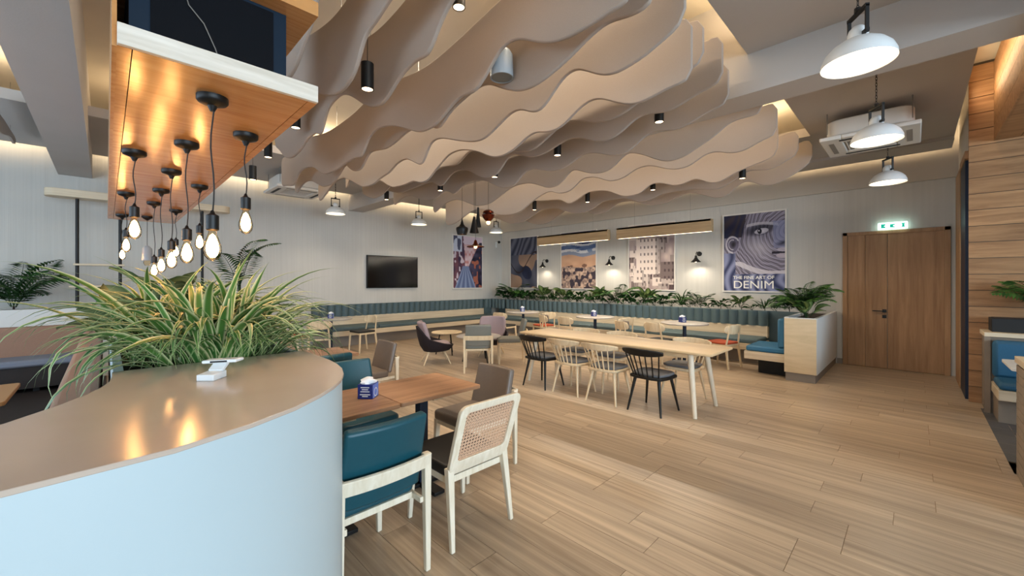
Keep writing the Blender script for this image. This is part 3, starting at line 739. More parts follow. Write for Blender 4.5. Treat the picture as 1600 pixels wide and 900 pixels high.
def spindle_chair(name, frame, cat_group):
    t = thing(name, '', 'chair', group=cat_group)
    pts = [(-.20,-.19),(-.1,-.225),(.1,-.225),(.2,-.19),(.235,-.02),(.225,.16),(.15,.215),(-.15,.215),(-.225,.16),(-.235,-.02)]
    MB().prism(pts, .405, .44).build('seat', frame, t, bevel=.012, seg=3)
    MB().prism([(x*.9, y*.88) for x, y in pts], .438, .47).build('cushion', 'grey_cushion', t, bevel=.012, seg=3)
    def arc(u, z):
        x = u*(.2+.05*(z-.44)/.35); return (x, -.2-.045*(1-u*u)-.1*(z-.44)/.35+.03*u*u, z)
    g = []
    for i in range(5):
        row = []
        for j in range(15):
            u = -1.08+2.16*j/14; z = .69+.085*i/4*(1-.45*abs(u)**3)+.02*abs(u)**3; row.append(arc(u, z))
        g.append(row)
    MB().sheet(g, .026).build('top_rail', frame, t, bevel=.008)
    for k in range(7):
        u = -.9+1.8*k/6; a = arc(u, .435); b = arc(u, .70); MB().cyl((a[0]*.9, a[1]+.02, a[2]), b, .009, .008, 8).build('spindle', frame, t, smooth=True)
    for sx in (-1, 1):
        for sy in (-1, 1):
            MB().cyl((sx*.15, sy*.14, .41), (sx*.215, sy*.215, 0), .02, .011, 12).build('leg', frame, t, smooth=True)
    return t
def bistro_chair(name, seatm):
    t = thing(name, '', 'chair')
    MB().prism(rrect(-.21, -.2, .21, .22, .06), .43, .465).build('seat', seatm, t, bevel=.012)
    MB().box(-.2, -.19, .39, .2, .21, .43).build('seat_frame', 'beech', t, bevel=.004)
    g = []
    for i in range(7):
        v = i/6; row = []
        for j in range(15):
            u = -1+2*j/14; half = .235*(1-.18*abs(2*v-1)**3); hh = .085*(1-.35*abs(u)**4)
            row.append((u*half, -.25+.075*u*u-.02*v, .70+(2*v-1)*hh))
        g.append(row)
    MB().sheet(g, .016).build('backrest', 'beech', t, bevel=.005)
    for s in (-1, 1):
        MB().bar((s*.15, -.245, .78), (s*.185, -.19, .42), .02, .03, (1,0,0)).build('back_post', 'beech', t, bevel=.004)
        m = MB(); leg(m, (s*.185, -.185, .43), (s*.2, -.24, 0), .036, .026); m.build('leg', 'beech', t, bevel=.004)
        m = MB(); leg(m, (s*.185, .19, .43), (s*.2, .215, 0), .036, .026); m.build('leg', 'beech', t, bevel=.004)
    return t
def lounge_chair():
    t = thing('lounge_chair', '', 'armchair', group='charcoal and mauve lounge chairs')
    rows = []
    prof = [(0.0,.30),(.10,.245),(.21,.25),(.27,.30),(.31,.42),(.335,.56)]
    n = 28; g = []
    for k, (rr, z) in enumerate(prof):
        row = []
        for i in range(n+1):
            a = -PI/2+2*PI*i/n; f = .5-.5*math.sin(a)
            topz = {0: z, 1: z, 2: z}.get(k, z)
            zz = topz if k < 3 else .25+(z-.25)*(.33+.67*f**1.2)+(.26*max(0, f-.72)*(k-2)/3*2.2)
            row.append((rr*1.05*math.cos(a), rr*math.sin(a)*.98-.03*(k/5)*f, zz))
        g.append(row)
    MB().sheet(g, .03).build('shell', 'charcoal_fabric', t, smooth=True)
    MB().prism(rrect(-.235, -.2, .235, .26, .1), .29, .40).build('seat_cushion', 'mauve', t, bevel=.035, seg=4)
    g = []
    for i in range(9):
        v = i/8; row = []
        for j in range(13):
            u = -1+2*j/12; row.append((u*(.27-.05*abs(2*v-1)**4+.02*v), -.19-.12*v+.07*u*u-.012*(1-abs(u)), .38+.42*v))
        g.append(row)
    MB().sheet(g, .075).build('back_cushion', 'mauve', t, bevel=.03, seg=4)
    for sx in (-1, 1):
        for sy in (-1, 1): MB().cyl((sx*.14, sy*.13, .27), (sx*.24, sy*.25, 0), .017, .011, 10).build('leg', 'beech', t, smooth=True)
    MB().lathe([(0,.24),(.2,.24),(.2,.262),(0,.262)], n=20, cap=False).build('leg_plate', 'black_metal', t)
    return t
teal = upholstered('upholstered_chair', 'teal', 'beech_pale', .86)
G1 = 'teal upholstered dining chairs'
place(teal, (.985, 2.15, 0), 0, 'teal vinyl chair seen from behind at the near walnut table', G1)
place(teal, (1.47, 3.2, 0), PI, 'teal vinyl chair facing the camera behind the near walnut table', G1)
place(teal, (1.48, 4.2, 0), 0, 'teal vinyl chair pulled up to the farther walnut table', G1)
cane = cane_chair()
place(cane, (1.63, 2.14, 0), 0, 'cane-back chair with black seat at the near walnut table')
place(cane, (1.5, 5.28, 0), PI, 'cane-back chair half hidden by the spider plant')
tau = upholstered('vinyl_chair', 'taupe_vinyl', 'beech_pale', .8); G2 = 'brown-grey vinyl dining chairs'
place(tau, (2.17, 2.65, 0), PI/2, 'brown-grey vinyl chair at the end of the near walnut table', G2)
place(tau, (2.22, 4.72, 0), PI/2, 'brown-grey vinyl chair at the end of the farther walnut table', G2)
gry = upholstered('grey_chair', 'grey_vinyl', 'beech', .82); G3 = 'grey upholstered chairs at the lounge table'
place(gry, (4.62, 5.45, 0), -PI/4+.1, 'grey upholstered chair seen from behind at the white lounge table', G3)
place(gry, (5.5, 5.55, 0), PI/4+.1, 'grey upholstered chair seen from the side at the white lounge table', G3)
bl = spindle_chair('spindle_chair', 'black_metal', 'spindle-back chairs around the long table')
place(bl, (4.62, 3.94, 0), -PI/2, 'black spindle-back chair at the far end of the long table')
place(bl, (4.66, 2.24, 0), -PI/2-.06, 'black spindle-back chair nearest the camera at the long table')
be = spindle_chair('spindle_chair', 'beech', 'spindle-back chairs around the long table')
place(be, (4.65, 3.40, 0), -PI/2, 'beech spindle-back chair beside the far black chair, near side')
place(be, (4.64, 2.84, 0), -PI/2+.05, 'beech spindle-back chair beside the nearest black chair, near side')
place(be, (5.36, 3.86, 0), PI/2, 'beech spindle-back chair across the long table, farthest')
place(be, (5.38, 3.22, 0), PI/2, 'beech spindle-back chair across the long table, middle')
place(be, (5.4, 2.18, 0), PI/2-.05, 'beech spindle-back chair across the long table, nearest')

# long table
lt = thing('long_table', 'long light wood table with rounded splayed legs and spindle chairs', 'table', (5.03, 3.03, 0))
MB().prism(rrect(-.37, -1.46, .37, 1.46, .03), .722, .752).build('table_top', 'table_light', lt, bevel=.01)
MB().box(-.27, -1.2, .66, .27, 1.2, .722).build('apron', 'table_light', lt)
for sx in (-1, 1):
    for sy in (-1, 1): MB().cyl((sx*.24, sy*1.18, .722), (sx*.34, sy*1.27, 0), .036, .024, 16).build('leg', 'beech_pale', lt, smooth=True)
# walnut tables : two boards side by side on black pedestals
def walnut(x0, x1, y0, y1, label, grp):
    t = thing('walnut_table', label, 'table', ((x0+x1)/2, (y0+y1)/2, 0), 0, grp); a, b = (x1-x0)/2, (y1-y0)/2
    MB().prism(rrect(-a, -b, a, b, .02), .725, .752).build('table_top', 'walnut', t, bevel=.004)
    MB().box(-a+.1, -.04, .69, a-.1, .04, .725).box(-.04, -b+.08, .69, .04, b-.08, .725).build('support', 'beech', t)
    B('pedestal', 'navy_metal', (-.035, -.035, .03, .035, .035, .69), t, .003)
    MB().box(-.24, -.045, .004, .24, .045, .03).box(-.045, -.24, .004, .045, .24, .03).build('foot', 'black_metal', t, bevel=.004)
walnut(1.365, 2.05, 2.38, 2.98, 'near walnut table board at the cane chair', 'walnut tables beside the counter')
walnut(.75, 1.36, 2.375, 2.975, 'near walnut table board with tissue box beside the counter', 'walnut tables beside the counter')
walnut(1.38, 2.0, 4.4, 5.0, 'farther walnut table board with a free corner', 'walnut tables beside the counter')
walnut(.78, 1.375, 4.4, 5.0, 'farther walnut table board hidden behind the leaves', 'walnut tables beside the counter')

# round stone tables along the benches
def round_table():
    t = thing('round_table', '', 'table', group='round stone tables along the benches')
    MB().lathe([(0,.75),(.43,.75),(.44,.743),(.43,.722),(0,.722)], n=48, cap=False).build('table_top', 'stone_tabletop', t, smooth=True)
    MB().cyl((0,0,.02), (0,0,.722), .035, n=16).build('pedestal', 'navy_metal', t, smooth=True)
    MB().lathe([(0,.02),(.22,.016),(.23,.004),(.23,0),(0,0)], n=32, cap=False).build('foot', 'navy_metal', t, smooth=True)
    return t
rt = round_table()
RT = [((8.0, 3.2), 'nearest the planter box'), ((7.95, 5.22), 'under the gap between the long lamps'), ((7.85, 7.4), 'near the far bench corner'), ((3.45, 9.0), 'at the left end of the television bench')]
for (x, y), w_ in RT: place(rt, (x, y, 0), 0, 'round grey stone table '+w_)
bw = bistro_chair('bistro_chair', 'dark_seat'); bo = bistro_chair('bistro_chair', 'red_fabric'); bg_ = bistro_chair('bistro_chair', 'grey_vinyl')
for p in (bw, bo, bg_): p['group'] = 'curved-back beech chairs at the round tables'
place(bw, (7.42, 3.42, 0), -PI/2-.2, 'curved-back beech chair on the left of the round table nearest the planter')
place(bo, (7.95, 2.5, 0), -.25, 'curved-back beech chair with orange seat right of the planter-end table')
place(bg_, (7.28, 5.4, 0), -PI/2-.1, 'curved-back beech chair left of the middle round table')
place(bw, (7.88, 4.55, 0), -.3, 'curved-back beech chair right of the middle round table')
place(bw, (7.12, 7.35, 0), -PI/2+.1, 'curved-back beech chair left of the far-corner round table')
place(bo, (7.85, 6.68, 0), -.25, 'curved-back beech chair with orange seat at the far-corner round table')
place(bw, (4.04, 8.72, 0), PI/2+.15, 'curved-back beech chair on the right of the television bench table')
place(bg_, (3.0, 8.42, 0), -.35, 'curved-back beech chair on the near side of the television bench table')
def arm_chair(name, m1):
    t = bistro_chair(name, m1); t['group'] = 'padded-back beech chairs'
    g = []
    for i in range(5):
        row = []
        for j in range(13):
            u = -1+2*j/12; row.append((u*.2, -.215+.075*u*u-.02*i/4, .64+.15*i/4))
        g.append(row)
    MB().sheet(g, .035).build('back_pad', m1, t, bevel=.012); return t
rc = arm_chair('padded_chair', 'red_fabric'); place(rc, (2.72, 8.95, 0), -PI/2, 'beech chair with rust red back pad at the television bench table')
dc = arm_chair('padded_chair', 'taupe_vinyl'); place(dc, (7.3, 3.98, 0), -PI/2-.5, 'brown padded-back chair behind the left of the planter-end table')
place(dc, (7.3, 5.98, 0), -PI/2-.5, 'brown padded-back chair behind the left of the middle round table')
lc = lounge_chair()
place(lc, (4.45, 6.5, 0), -PI/2-.45, 'charcoal and mauve lounge chair seen from the side, near the television bench')
place(lc, (5.75, 6.35, 0), PI*.72, 'mauve lounge chair facing the camera behind the white lounge table')
def lounge_table(loc, r, h, m1, label):
    t = thing('lounge_table', label, 'table', loc)
    MB().lathe([(0,h),(r,h),(r+.006,h-.012),(r,h-.022),(0,h-.022)], n=40, cap=False).build('table_top', m1, t, smooth=True)
    for k in range(3):
        a = k*2*PI/3+.4; MB().cyl((r*.45*math.cos(a), r*.45*math.sin(a), h-.02), (r*.72*math.cos(a), r*.72*math.sin(a), 0), .013, n=10).build('leg', 'black_metal', t)
lounge_table((5.12, 6.02, 0), .43, .5, 'stone_tabletop', 'round white lounge table between the lounge chairs')
lounge_table((5.15, 7.1, 0), .32, .48, 'beech', 'round beech side table behind the lounge chair')

# tissue boxes
def tissue(name='tissue_box'):
    t = thing(name, '', 'tissue box', group='blue tissue boxes on the tables')
    B('carton', 'tissue_blue', (-.052, -.052, 0, .052, .052, .098), t, .002)
    B('side_print', 'tissue_light', (.0522, -.046, .004, .0528, .046, .094), t)
    vs = [(0, 0, .097)]; g = []
    for k in range(7):
        row = []
        for j in range(13):
            a = 2*PI*j/12; rr = (.045, .05, .046, .04, .03, .018, .004)[k]*(1+.22*math.sin(3*a+k)+.12*math.sin(5*a-k))
            row.append((rr*math.cos(a), rr*math.sin(a), .097+.045*(k/6)**.7))
        g.append(row)
    m = MB(); n = 13
    m.add([p for r in g for p in r], [(i*n+j, i*n+j+1, (i+1)*n+j+1, (i+1)*n+j) for i in range(6) for j in range(12)])
    m.build('tissue_tuft', 'tissue_paper', t, smooth=True)
    m = MB()
    for i in range(16):
        a0, a1 = 2*PI*i/16, 2*PI*(i+1)/16
        m.add([(.0532, q*math.cos(a), .038+q*math.sin(a)) for a, q in ((a0,.03),(a1,.03),(a1,.024),(a0,.024))], [(0,1,2,3)])
    for z, y_ in ((.078, .03), (.064, .022), (.05, .032), (.03, .036), (.018, .02)): m.box(-y_, -.0535, z-.003, y_, -.0528, z+.003)
    m.build('white_print', 'white_print', t)['kind'] = 'stuff'
    return t
ti = tissue()
place(ti, (1.28, 2.68, .752), -.85, 'blue tissue box on the near walnut table')
for (x, y), w_ in zip([r[0] for r in RT], ('the round table nearest the planter box', 'the middle round table', 'the far-corner round table', 'the television bench table')):
    place(ti, (x+.02, y+.05, .75), -.6, 'blue tissue box on '+w_)

# ================================================================== BENCHES AND WALL PLANTER
# wall A bench (along X) and wall B bench (along Y)
def channel_mesh(w, h, d):
    """one padded vertical channel, front towards -Y, width along X"""
    n = 6; vs = []; fs = []
    for i in range(n+1):
        u = -1+2*i/n; y = -d*(1-abs(u)**2.4*.85)
        vs += [(u*w/2, y+.02, 0), (u*w/2, y*.9-.0, h-.012), (u*w/2, y*.45, h), (u*w/2, .03, h), (u*w/2, .03, 0)]
    for i in range(n):
        a = i*5; fs += [(a+k, a+5+k, a+6+k, a+1+k) for k in range(4)]+[(a+4, a+9, a+5, a)]
    fs += [(0,1,2,3,4), tuple(n*5+k for k in (4,3,2,1,0))]
    return MB().add(vs, fs)
def bench(label, loc, rz, L, skip0=0):
    """L long along local X; back at local y=0..-.2, sits towards -Y"""
    t = thing('banquette', label, 'bench', loc, rz, 'fluted teal banquettes')
    n = int(L/.172); w = L/n
    ch = channel_mesh(w-.004, .30, .06).build('channel', 'bench_teal', t, smooth=True)
    for i in range(n):
        o = ch if i == 0 else ch.copy()
        if i: C.objects.link(o)
        o.parent = t; o.location = (-L/2+w*(i+.5), -.13, .675)
    B('back_core', 'bench_teal', (-L/2, -.13, .66, L/2, -.0, .968), t)
    B('back_board', 'bench_ash', (-L/2, -.15, .44, L/2, -.02, .675), t, .003)
    m_ = 4
    for i in range(m_): B('seat_cushion', 'bench_teal', (-L/2+L*i/m_+.004, -.80, .385, -L/2+L*(i+1)/m_-.004, -.155, .475), t, .025)
    B('fascia', 'bench_ash', (-L/2, -.82, .27, L/2, -.79, .385), t, .003)
    B('seat_board', 'bench_ash', (-L/2, -.79, .36, L/2, -.02, .385), t)
    B('plinth', 'plinth_grey', (-L/2+.03, -.6, 0, L/2-.03, -.05, .36), t)
    return t
bench('fluted teal banquette below the television', ((3.48+8.86)/2, YA-.005, 0), 0, 8.86-3.48)
bench('fluted teal banquette below the posters', (9.3, (2.05+9.42)/2, 0), -PI/2, 9.42-2.05)
# corner piece
cp = thing('corner_bench', 'teal banquette corner seat where the two benches meet', 'bench', (9.08, 9.85, 0))
B('seat_cushion', 'bench_teal', (-.2, -.4, .39, .08, .28, .475), cp, .02)
B('seat_box', 'bench_ash', (-.2, -.4, 0, .08, .28, .39), cp)
ch = channel_mesh(.15, .30, .06).build('channel', 'bench_teal', cp, smooth=True)
ch.location = (-.07, .31, .675)
o = ch.copy(); C.objects.link(o); o.parent = cp; o.location = (.085, .31, .675)
for q in range(4):
    o = ch.copy(); C.objects.link(o); o.parent = cp; o.location = (.09, .17-q*.155, .675); o.rotation_euler = (0, 0, -PI/2)
B('back_board', 'bench_teal', (-.2, .3, .475, .12, .33, .965), cp)
# return bench against the planter with blue cushions
rb = thing('return_bench', 'short bench with blue cushion against the planter box', 'bench', (8.0, 1.75, 0))
B('seat_cushion', 'bench_blue', (-.36, -.28, .385, .42, .28, .475), rb, .025)
B('back_cushion', 'bench_blue', (-.34, -.28, .47, .4, -.17, .95), rb, .035)
MB().box(-.38, -.28, .255, -.35, .3, .385).box(-.35, .27, .255, .42, .3, .385).box(-.35, -.28, .365, .42, .27, .385).build('fascia', 'bench_ash', rb, bevel=.003)
B('plinth', 'black_matte', (-.12, -.28, 0, .42, .15, .365), rb)
# planter box at the end and planter trough behind the bench
pb = thing('planter_box', 'tall wooden planter box with white side beside the door', 'planter', (7.56, 1.26, 0))
B('front_panel', 'planter_ash', (0, -.205, .13, .02, .205, .975), pb, .002)
MB().box(.02, -.21, .13, 2.24, -.19, .985).box(.02, .19, .13, 1.6, .205, .985).build('side_panel', 'planter_white', pb)
MB().box(-.002, -.212, .975, .02, .205, .99).box(.02, -.212, .985, 2.24, -.17, .99).box(.02, .17, .985, 1.6, .207, .99).build('rim', 'planter_white', pb)
B('plinth', 'plinth_grey', (.02, -.19, 0, 2.24, .19, .13), pb)
B('soil', 'soil', (.02, -.19, .13, 2.24, .19, .93), pb)
pt = thing('planter_trough', 'long planter trough behind the poster wall banquette', 'planter', (9.56, 5.6, 0))
B('trough', 'bench_teal', (-.245, -4.12, 0, .25, 4.3, .9), pt)
B('soil', 'soil', (-.235, -4.1, .9, .245, 4.28, .93), pt)
B('front_lip', 'bench_teal', (-.25, -4.12, .9, -.235, 4.3, .968), pt)

# ================================================================== PICTURES
def mixc(a, b, t): t = max(0, min(1, t)); return tuple(a[i]+(b[i]-a[i])*t for i in range(3))
def hx(s): return lin(s)[:3]
def vnoise(seed):
    rnd = random.Random(seed); g = {}
    def val(i, j):
        if (i, j) not in g: g[(i, j)] = random.Random(seed*7919+i*131+j*17).random()
        return g[(i, j)]
    def f(x, y):
        i, j = math.floor(x), math.floor(y); u, v = x-i, y-j; u = u*u*(3-2*u); v = v*v*(3-2*v)
        return (val(i,j)*(1-u)+val(i+1,j)*u)*(1-v)+(val(i,j+1)*(1-u)+val(i+1,j+1)*u)*v
    return f
def picture(label, loc, rz, w, h, fn, nx=90, ny=124):
    """framed print; local X is the width, print faces -Y"""
    t = thing('framed_poster', label, 'poster', loc, rz, 'large framed posters')
    f = .03
    MB().box(-w/2, -.035, -h/2, -w/2+f, 0, h/2).box(w/2-f, -.035, -h/2, w/2, 0, h/2).box(-w/2+f, -.035, -h/2, w/2-f, 0, -h/2+f).box(-w/2+f, -.035, h/2-f, w/2-f, 0, h/2).build('frame', 'frame_white', t)
    m = MB(); m.c = []; a, b = w-2*f, h-2*f; vs = []; fs = []
    for j in range(ny+1):
        for i in range(nx+1):
            u, v = i/nx, j/ny; vs.append((-a/2+a*u, -.02, b/2-b*v)); m.c.append(fn(u, v))
    for j in range(ny):
        for i in range(nx): k = j*(nx+1)+i; fs.append((k, k+1, k+nx+2, k+nx+1))
    o_ = len(vs); vs += [(-a/2, -.004, b/2), (a/2, -.004, b/2), (a/2, -.004, -b/2), (-a/2, -.004, -b/2)]; m.c += [(.2, .2, .2)]*4
    fs.append((o_, o_+3, o_+2, o_+1))
    m.add(vs, fs); m.build('print', 'print', t)
    return t
n1, n2, n3, n4 = vnoise(1), vnoise(2), vnoise(3), vnoise(4)
def ell(u, v, cx, cy, rx, ry, rot=0):
    x, y = u-cx, v-cy; c, s = math.cos(rot), math.sin(rot); x, y = x*c+y*s, -x*s+y*c
    return math.hypot(x/rx, y/ry)
LIL, NAV, GRY, PLUM, WHT = hx('#a9a3b8'), hx('#23253f'), hx('#6f6a82'), hx('#3a3038'), hx('#d6d0d8')
def denim_face(u, v):
    du = .02*(n3(u*9, v*9)-.5); u += du
    # flowing strokes bent around the cheek
    ang = math.hypot((u-1.05)*1.0, (v-.25)*1.35); s = .6*math.sin(ang*95+7*n1(u*5, v*5)+2.5*n2(u*14, v*14))+.4*math.sin(ang*210+9*n2(u*7, v*7))
    c = mixc(PLUM, LIL, .48+.42*s)
    if u < .36-.25*(v-.1) and v < .3: c = mixc(NAV, PLUM, .4+.6*math.sin(40*(u+v*.7)+5*n1(u*6, v*6)))      # hair
    if v > .78 or (u < .2 and v > .5): c = mixc(hx('#2b3358'), hx('#8e93b5'), .45+.45*math.sin((u*34+5*n1(u*4, v*6)+4*math.sin(v*9))))  # denim collar
    if .62 < v < .78 and u > .2 and abs(v-(.62+.16*math.sin((u-.2)*2.4))) < .035: c = mixc(c, WHT, .7)    # jaw line
    d = ell(u, v, .60, .44, .30, .17, .35)
    if d < 1: c = mixc(c, hx('#cbc3cc'), .55*(1-d))                                                       # cheek
    d = ell(u, v, .62, .21, .30, .085, -.12)
    if d < 1: c = mixc(c, hx('#1c1a2a'), .9*(1-d**3))                                                     # eye socket
    if abs(v-(.135+.10*(u-.62)**2*4)) < .018 and .38 < u < .9: c = mixc(c, WHT, .55)                      # brow
    d = ell(u, v, .63, .235, .115, .036, -.1)
    if d < 1: c = mixc(WHT, GRY, d*.5)
    if ell(u, v, .60, .235, .035, .036) < 1: c = hx('#16141f')
    if ell(u, v, .59, .228, .010, .010) < 1: c = WHT
    d = ell(u, v, .15, .39, .125, .115, .35)                                                             # ear
    if d < 1:
        c = mixc(hx('#4a4152'), GRY, n2(u*20, v*20))
        if d > .8 and (u < .15 or v < .34): c = mixc(c, WHT, .75)
        elif d > .86: c = mixc(c, LIL, .6)
        e = ell(u, v, .165, .385, .06, .06, .35)
        if e < 1: c = mixc(hx('#1c1822'), c, e*e)
        if .5 < d < .62 and u < .17: c = mixc(c, WHT, .6)
    if u > .82 and .12 < v < .46: c = mixc(c, hx('#8b90b4'), .6); 
    d = ell(u, v, .96, .40, .15, .045, -.2)
    if d < 1: c = mixc(hx('#1d1b2b'), c, d)                                                               # nostril
    if .5 < v < .53 and u > .8: c = hx('#231d2c')                                                         # lips
    if ell(u, v, .97, .48, .10, .025) < 1 or ell(u, v, .97, .555, .10, .03) < 1: c = mixc(hx('#b9aebb'), c, .2)
    return c
def beach(u, v):
    wob = .02*math.sin(u*7)+.02*(n1(u*5, v*8)-.5)
    y = v+wob
    if y < .20: c = mixc(hx('#1c2a5a'), hx('#2c3f74'), n2(u*6, v*40))
    elif y < .235: c = hx('#d8dce6')
    elif y < .31: c = mixc(hx('#33497c'), hx('#6f86ab'), n2(u*8, v*60))
    elif y < .36: c = hx('#dfdee0') if n1(u*6, v*30) > .35 else hx('#7f93b3')
    elif y < .42: c = hx('#8f98ac')
    elif y < .62: c = mixc(hx('#d3a98a'), hx('#c2977a'), n3(u*5, v*16))
    else:
        k = n3(u*26, v*34); c = mixc(hx('#5c4a50'), hx('#d9bba4'), k) if n4(u*13, v*15) > .38 else hx('#3d3540')
    if ell(u, v, .68, .60, .07, .03) < 1 or ell(u, v, .3, .6, .05, .015) < 1: c = hx('#7a5a4c')
    return c
blocks = []
_r = random.Random(5)
for k in range(46):
    x, y = _r.random(), .1+.85*_r.random(); blocks.append((x-.12*_r.random(), y, .06+.2*_r.random(), .05+.22*_r.random(), _r.random()))
blocks.sort(key=lambda b: b[1]); blocks.append((.17, .22, .5, .55, 1.0)); blocks.append((.1, .7, .24, .2, .95)); blocks.append((.7, .58, .3, .26, .12))
def city(u, v):
    c = mixc(hx('#8d7a7c'), hx('#cdb9b0'), n1(u*12, v*12))
    for x, y, w_, h_, b in blocks:
        if x < u < x+w_ and y < v < y+h_:
            c = mixc(hx('#5a4748'), hx('#ead9cf'), b); a, bb = (u-x)*26, (v-y)*22
            if (a % 2.2) < .9 and (bb % 2.4) < .9 and a > .8: c = mixc(c, hx('#3f3034'), .75)
            if u > x+w_*.86: c = mixc(c, hx('#4a3a3d'), .45)
    if v < .1: c = mixc(hx('#e2d2c8'), hx('#7a6668'), n2(u*9, v*22))
    return c
def street(u, v):
    vx, vy = .42, .58
    c = mixc(hx('#d9c4cf'), hx('#a8a4bd'), v*1.4)
    if v > .5 and abs(u-vx) < .05+(v-.5)*.62 and v > vy: c = mixc(hx('#8d9dbd'), hx('#55638a'), abs(math.sin((u-vx)/(v-.5)*9)))
    elif u < vx-.02-max(0, .42-v)*.15: 
        c = mixc(hx('#232543'), hx('#7c4a52'), n1(u*9, v*11))
        if n2(u*14, v*18) > .66: c = hx('#c3b6c2')
    elif u > .5-(v-.58)*.1+max(0, .62-v)*.7 and v > .1:
        c = mixc(hx('#1c1a2c'), hx('#4a4560'), n3(u*10, v*14))
        if n4(u*12, v*10) > .72: c = hx('#a0604e')
    elif v > .16: c = mixc(hx('#b56e6a'), hx('#d8c8d0'), n4(u*16, v*20))
    if u < .3 and v < .3: c = mixc(hx('#2a2c4c'), hx('#bfc4d6'), 1 if n2(u*10, v*9) > .6 else .1)
    return c
def fabric(u, v):
    a = n1(u*3.2+v*1.2, v*3.6-u); b = n2(u*5-v*2, v*5+u*2)
    c = mixc(hx('#23273a'), hx('#5b5d6c'), b)
    if v > .34 and a > .47: c = mixc(hx('#a98a72'), hx('#7f6a5e'), b)
    if v < .34: c = mixc(hx('#2a2f42'), hx('#65687a'), .5+.5*math.sin((u*1.5+v)*22+5*a))
    if ell(u, v, .62, .70, .19, .13, .3) < 1: c = mixc(hx('#141a2e'), hx('#2b3452'), b)
    if abs(v-(.5+.2*math.sin(u*5))) < .015: c = hx('#2a2023')
    return c
PX = XB-.002; RW = -PI/2
zc = (1.33+3.03)/2; ph = 1.72
dp = picture('framed denim poster with a drawn face and large lettering', (PX, 2.46, zc), RW, 1.22, ph, denim_face, 170, 240)
picture('framed sepia city rooftops poster under the nearer long lamp', (PX, 4.77, zc), RW, 1.27, ph, city, 110, 150)
picture('framed beach poster with navy sea and pebbles', (PX, 7.02, zc), RW, 1.29, ph, beach)
picture('framed dark blue and tan abstract poster by the corner', (PX, 9.22, zc), RW, 1.27, ph, fabric)
picture('framed narrow street poster right of the television', (8.29, YA-.002, zc), 0, 1.25, ph, street)
def text(body, size, name, m, parent, loc, rot, extrude=.0012, sx=1, bold=0):
    cu = bpy.data.curves.new(name, 'FONT'); cu.body = body; cu.size = size; cu.align_x = 'CENTER'; cu.extrude = extrude; cu.offset = bold
    tmp = bpy.data.objects.new(name, cu); me = bpy.data.meshes.new_from_object(tmp); bpy.data.objects.remove(tmp)
    me.materials.append(MATS[m]); o = bpy.data.objects.new(name, me); C.objects.link(o); o.parent = parent
    o.location = loc; o.rotation_euler = rot; o.scale = (sx, 1, 1); return o
text('THE FINE ART OF', .098, 'lettering', 'white_print', dp, (0, -.0235, -.575), (PI/2, 0, 0), sx=1.02, bold=.001)
text('DENIM', .235, 'lettering', 'white_print', dp, (0, -.0235, -.775), (PI/2, 0, 0), sx=1.1, bold=.0)

# television
tv = thing('television', 'large black wall-mounted television above the teal bench', 'television', (5.625, YA-.004, 1.815))
B('bezel', 'black_matte', (-.77, -.06, -.44, .77, -.01, .44), tv, .006)
B('screen', 'tv_black', (-.755, -.063, -.42, .755, -.06, .425), tv)
B('wall_bracket', 'black_metal', (-.2, -.012, -.2, .2, 0, .2), tv)
# wall sconces
def sconce():
    t = thing('wall_sconce', '', 'wall lamp', group='black wall sconces between the posters')
    MB().cyl((0,0,0), (0,-.025,0), .055, n=24).build('backplate', 'black_metal', t, smooth=True)
    MB().tube([(0,-.02,0),(0,-.1,.03),(0,-.17,.035),(0,-.21,.0),(0,-.22,-.06)], .008, 8).build('arm', 'black_metal', t, smooth=True)
    MB().lathe([(.11,-.2),(.11,-.195),(.045,-.13),(.026,-.09),(.026,-.05),(0,-.045)], (0,-.22,0), 24, False).build('shade', 'black_metal', t, smooth=True)
    MB().lathe([(0,-.145),(.025,-.16),(.03,-.18),(.02,-.2),(0,-.205)], (0,-.22,0), 14, False).build('bulb', 'lamp_glow', t, smooth=True)
    return t
sc = sconce()
for y, lab in ((8.22, 'black wall sconce between the abstract and beach posters'), (5.86, 'black wall sconce between the beach and city posters'), (3.58, 'black wall sconce between the city and denim posters')):
    place(sc, (XB, y, 2.2), RW, lab); light('SPOT', 'sconce_light', (XB-.22, y, 1.985), 9, LAMP, (0, 0, 0), .04, None, math.radians(150), .6)
# security camera in the corner
sm_ = thing('security_camera', 'small white security camera high in the room corner', 'camera', (9.55, YA, 2.87))
MB().box(-.03, -.02, -.14, .03, 0, .06).build('mount', 'white_enamel', sm_, bevel=.005); MB().cyl((0,-.02,.03), (.02,-.09,.03), .014).build('arm', 'white_enamel', sm_)
MB().lathe([(0,.05),(.035,.035),(.05,0),(.035,-.035),(0,-.05)], (.03,-.12,.04), 16, False).build('lens_ball', 'black_matte', sm_, smooth=True)
# exit sign
ex = thing('exit_sign', 'lit green and white emergency exit sign above the oak door', 'sign', (XB-.052, .28, 2.53))
B('sign_body', 'exit_white', (-.04, -.19, -.06, 0, .19, .06), ex, .006)
def gp(poly): MB().prism(poly, -.0425, -.04, 0).build('green_symbol', 'exit_green', ex)
gp([(.15,-.035),(.09,-.035),(.09,-.01),(.115,.0),(.09,.012),(.09,.038),(.15,.038)])
gp([(.035,-.03),(-.03,-.03),(-.03,-.012),(-.01,-.008),(-.01,.008),(-.03,.012),(-.03,.03),(.035,.03)])
gp([(-.11,-.035),(-.16,-.035),(-.15,-.01),(-.15,.012),(-.16,.038),(-.11,.038),(-.12,.012),(-.12,-.01)])

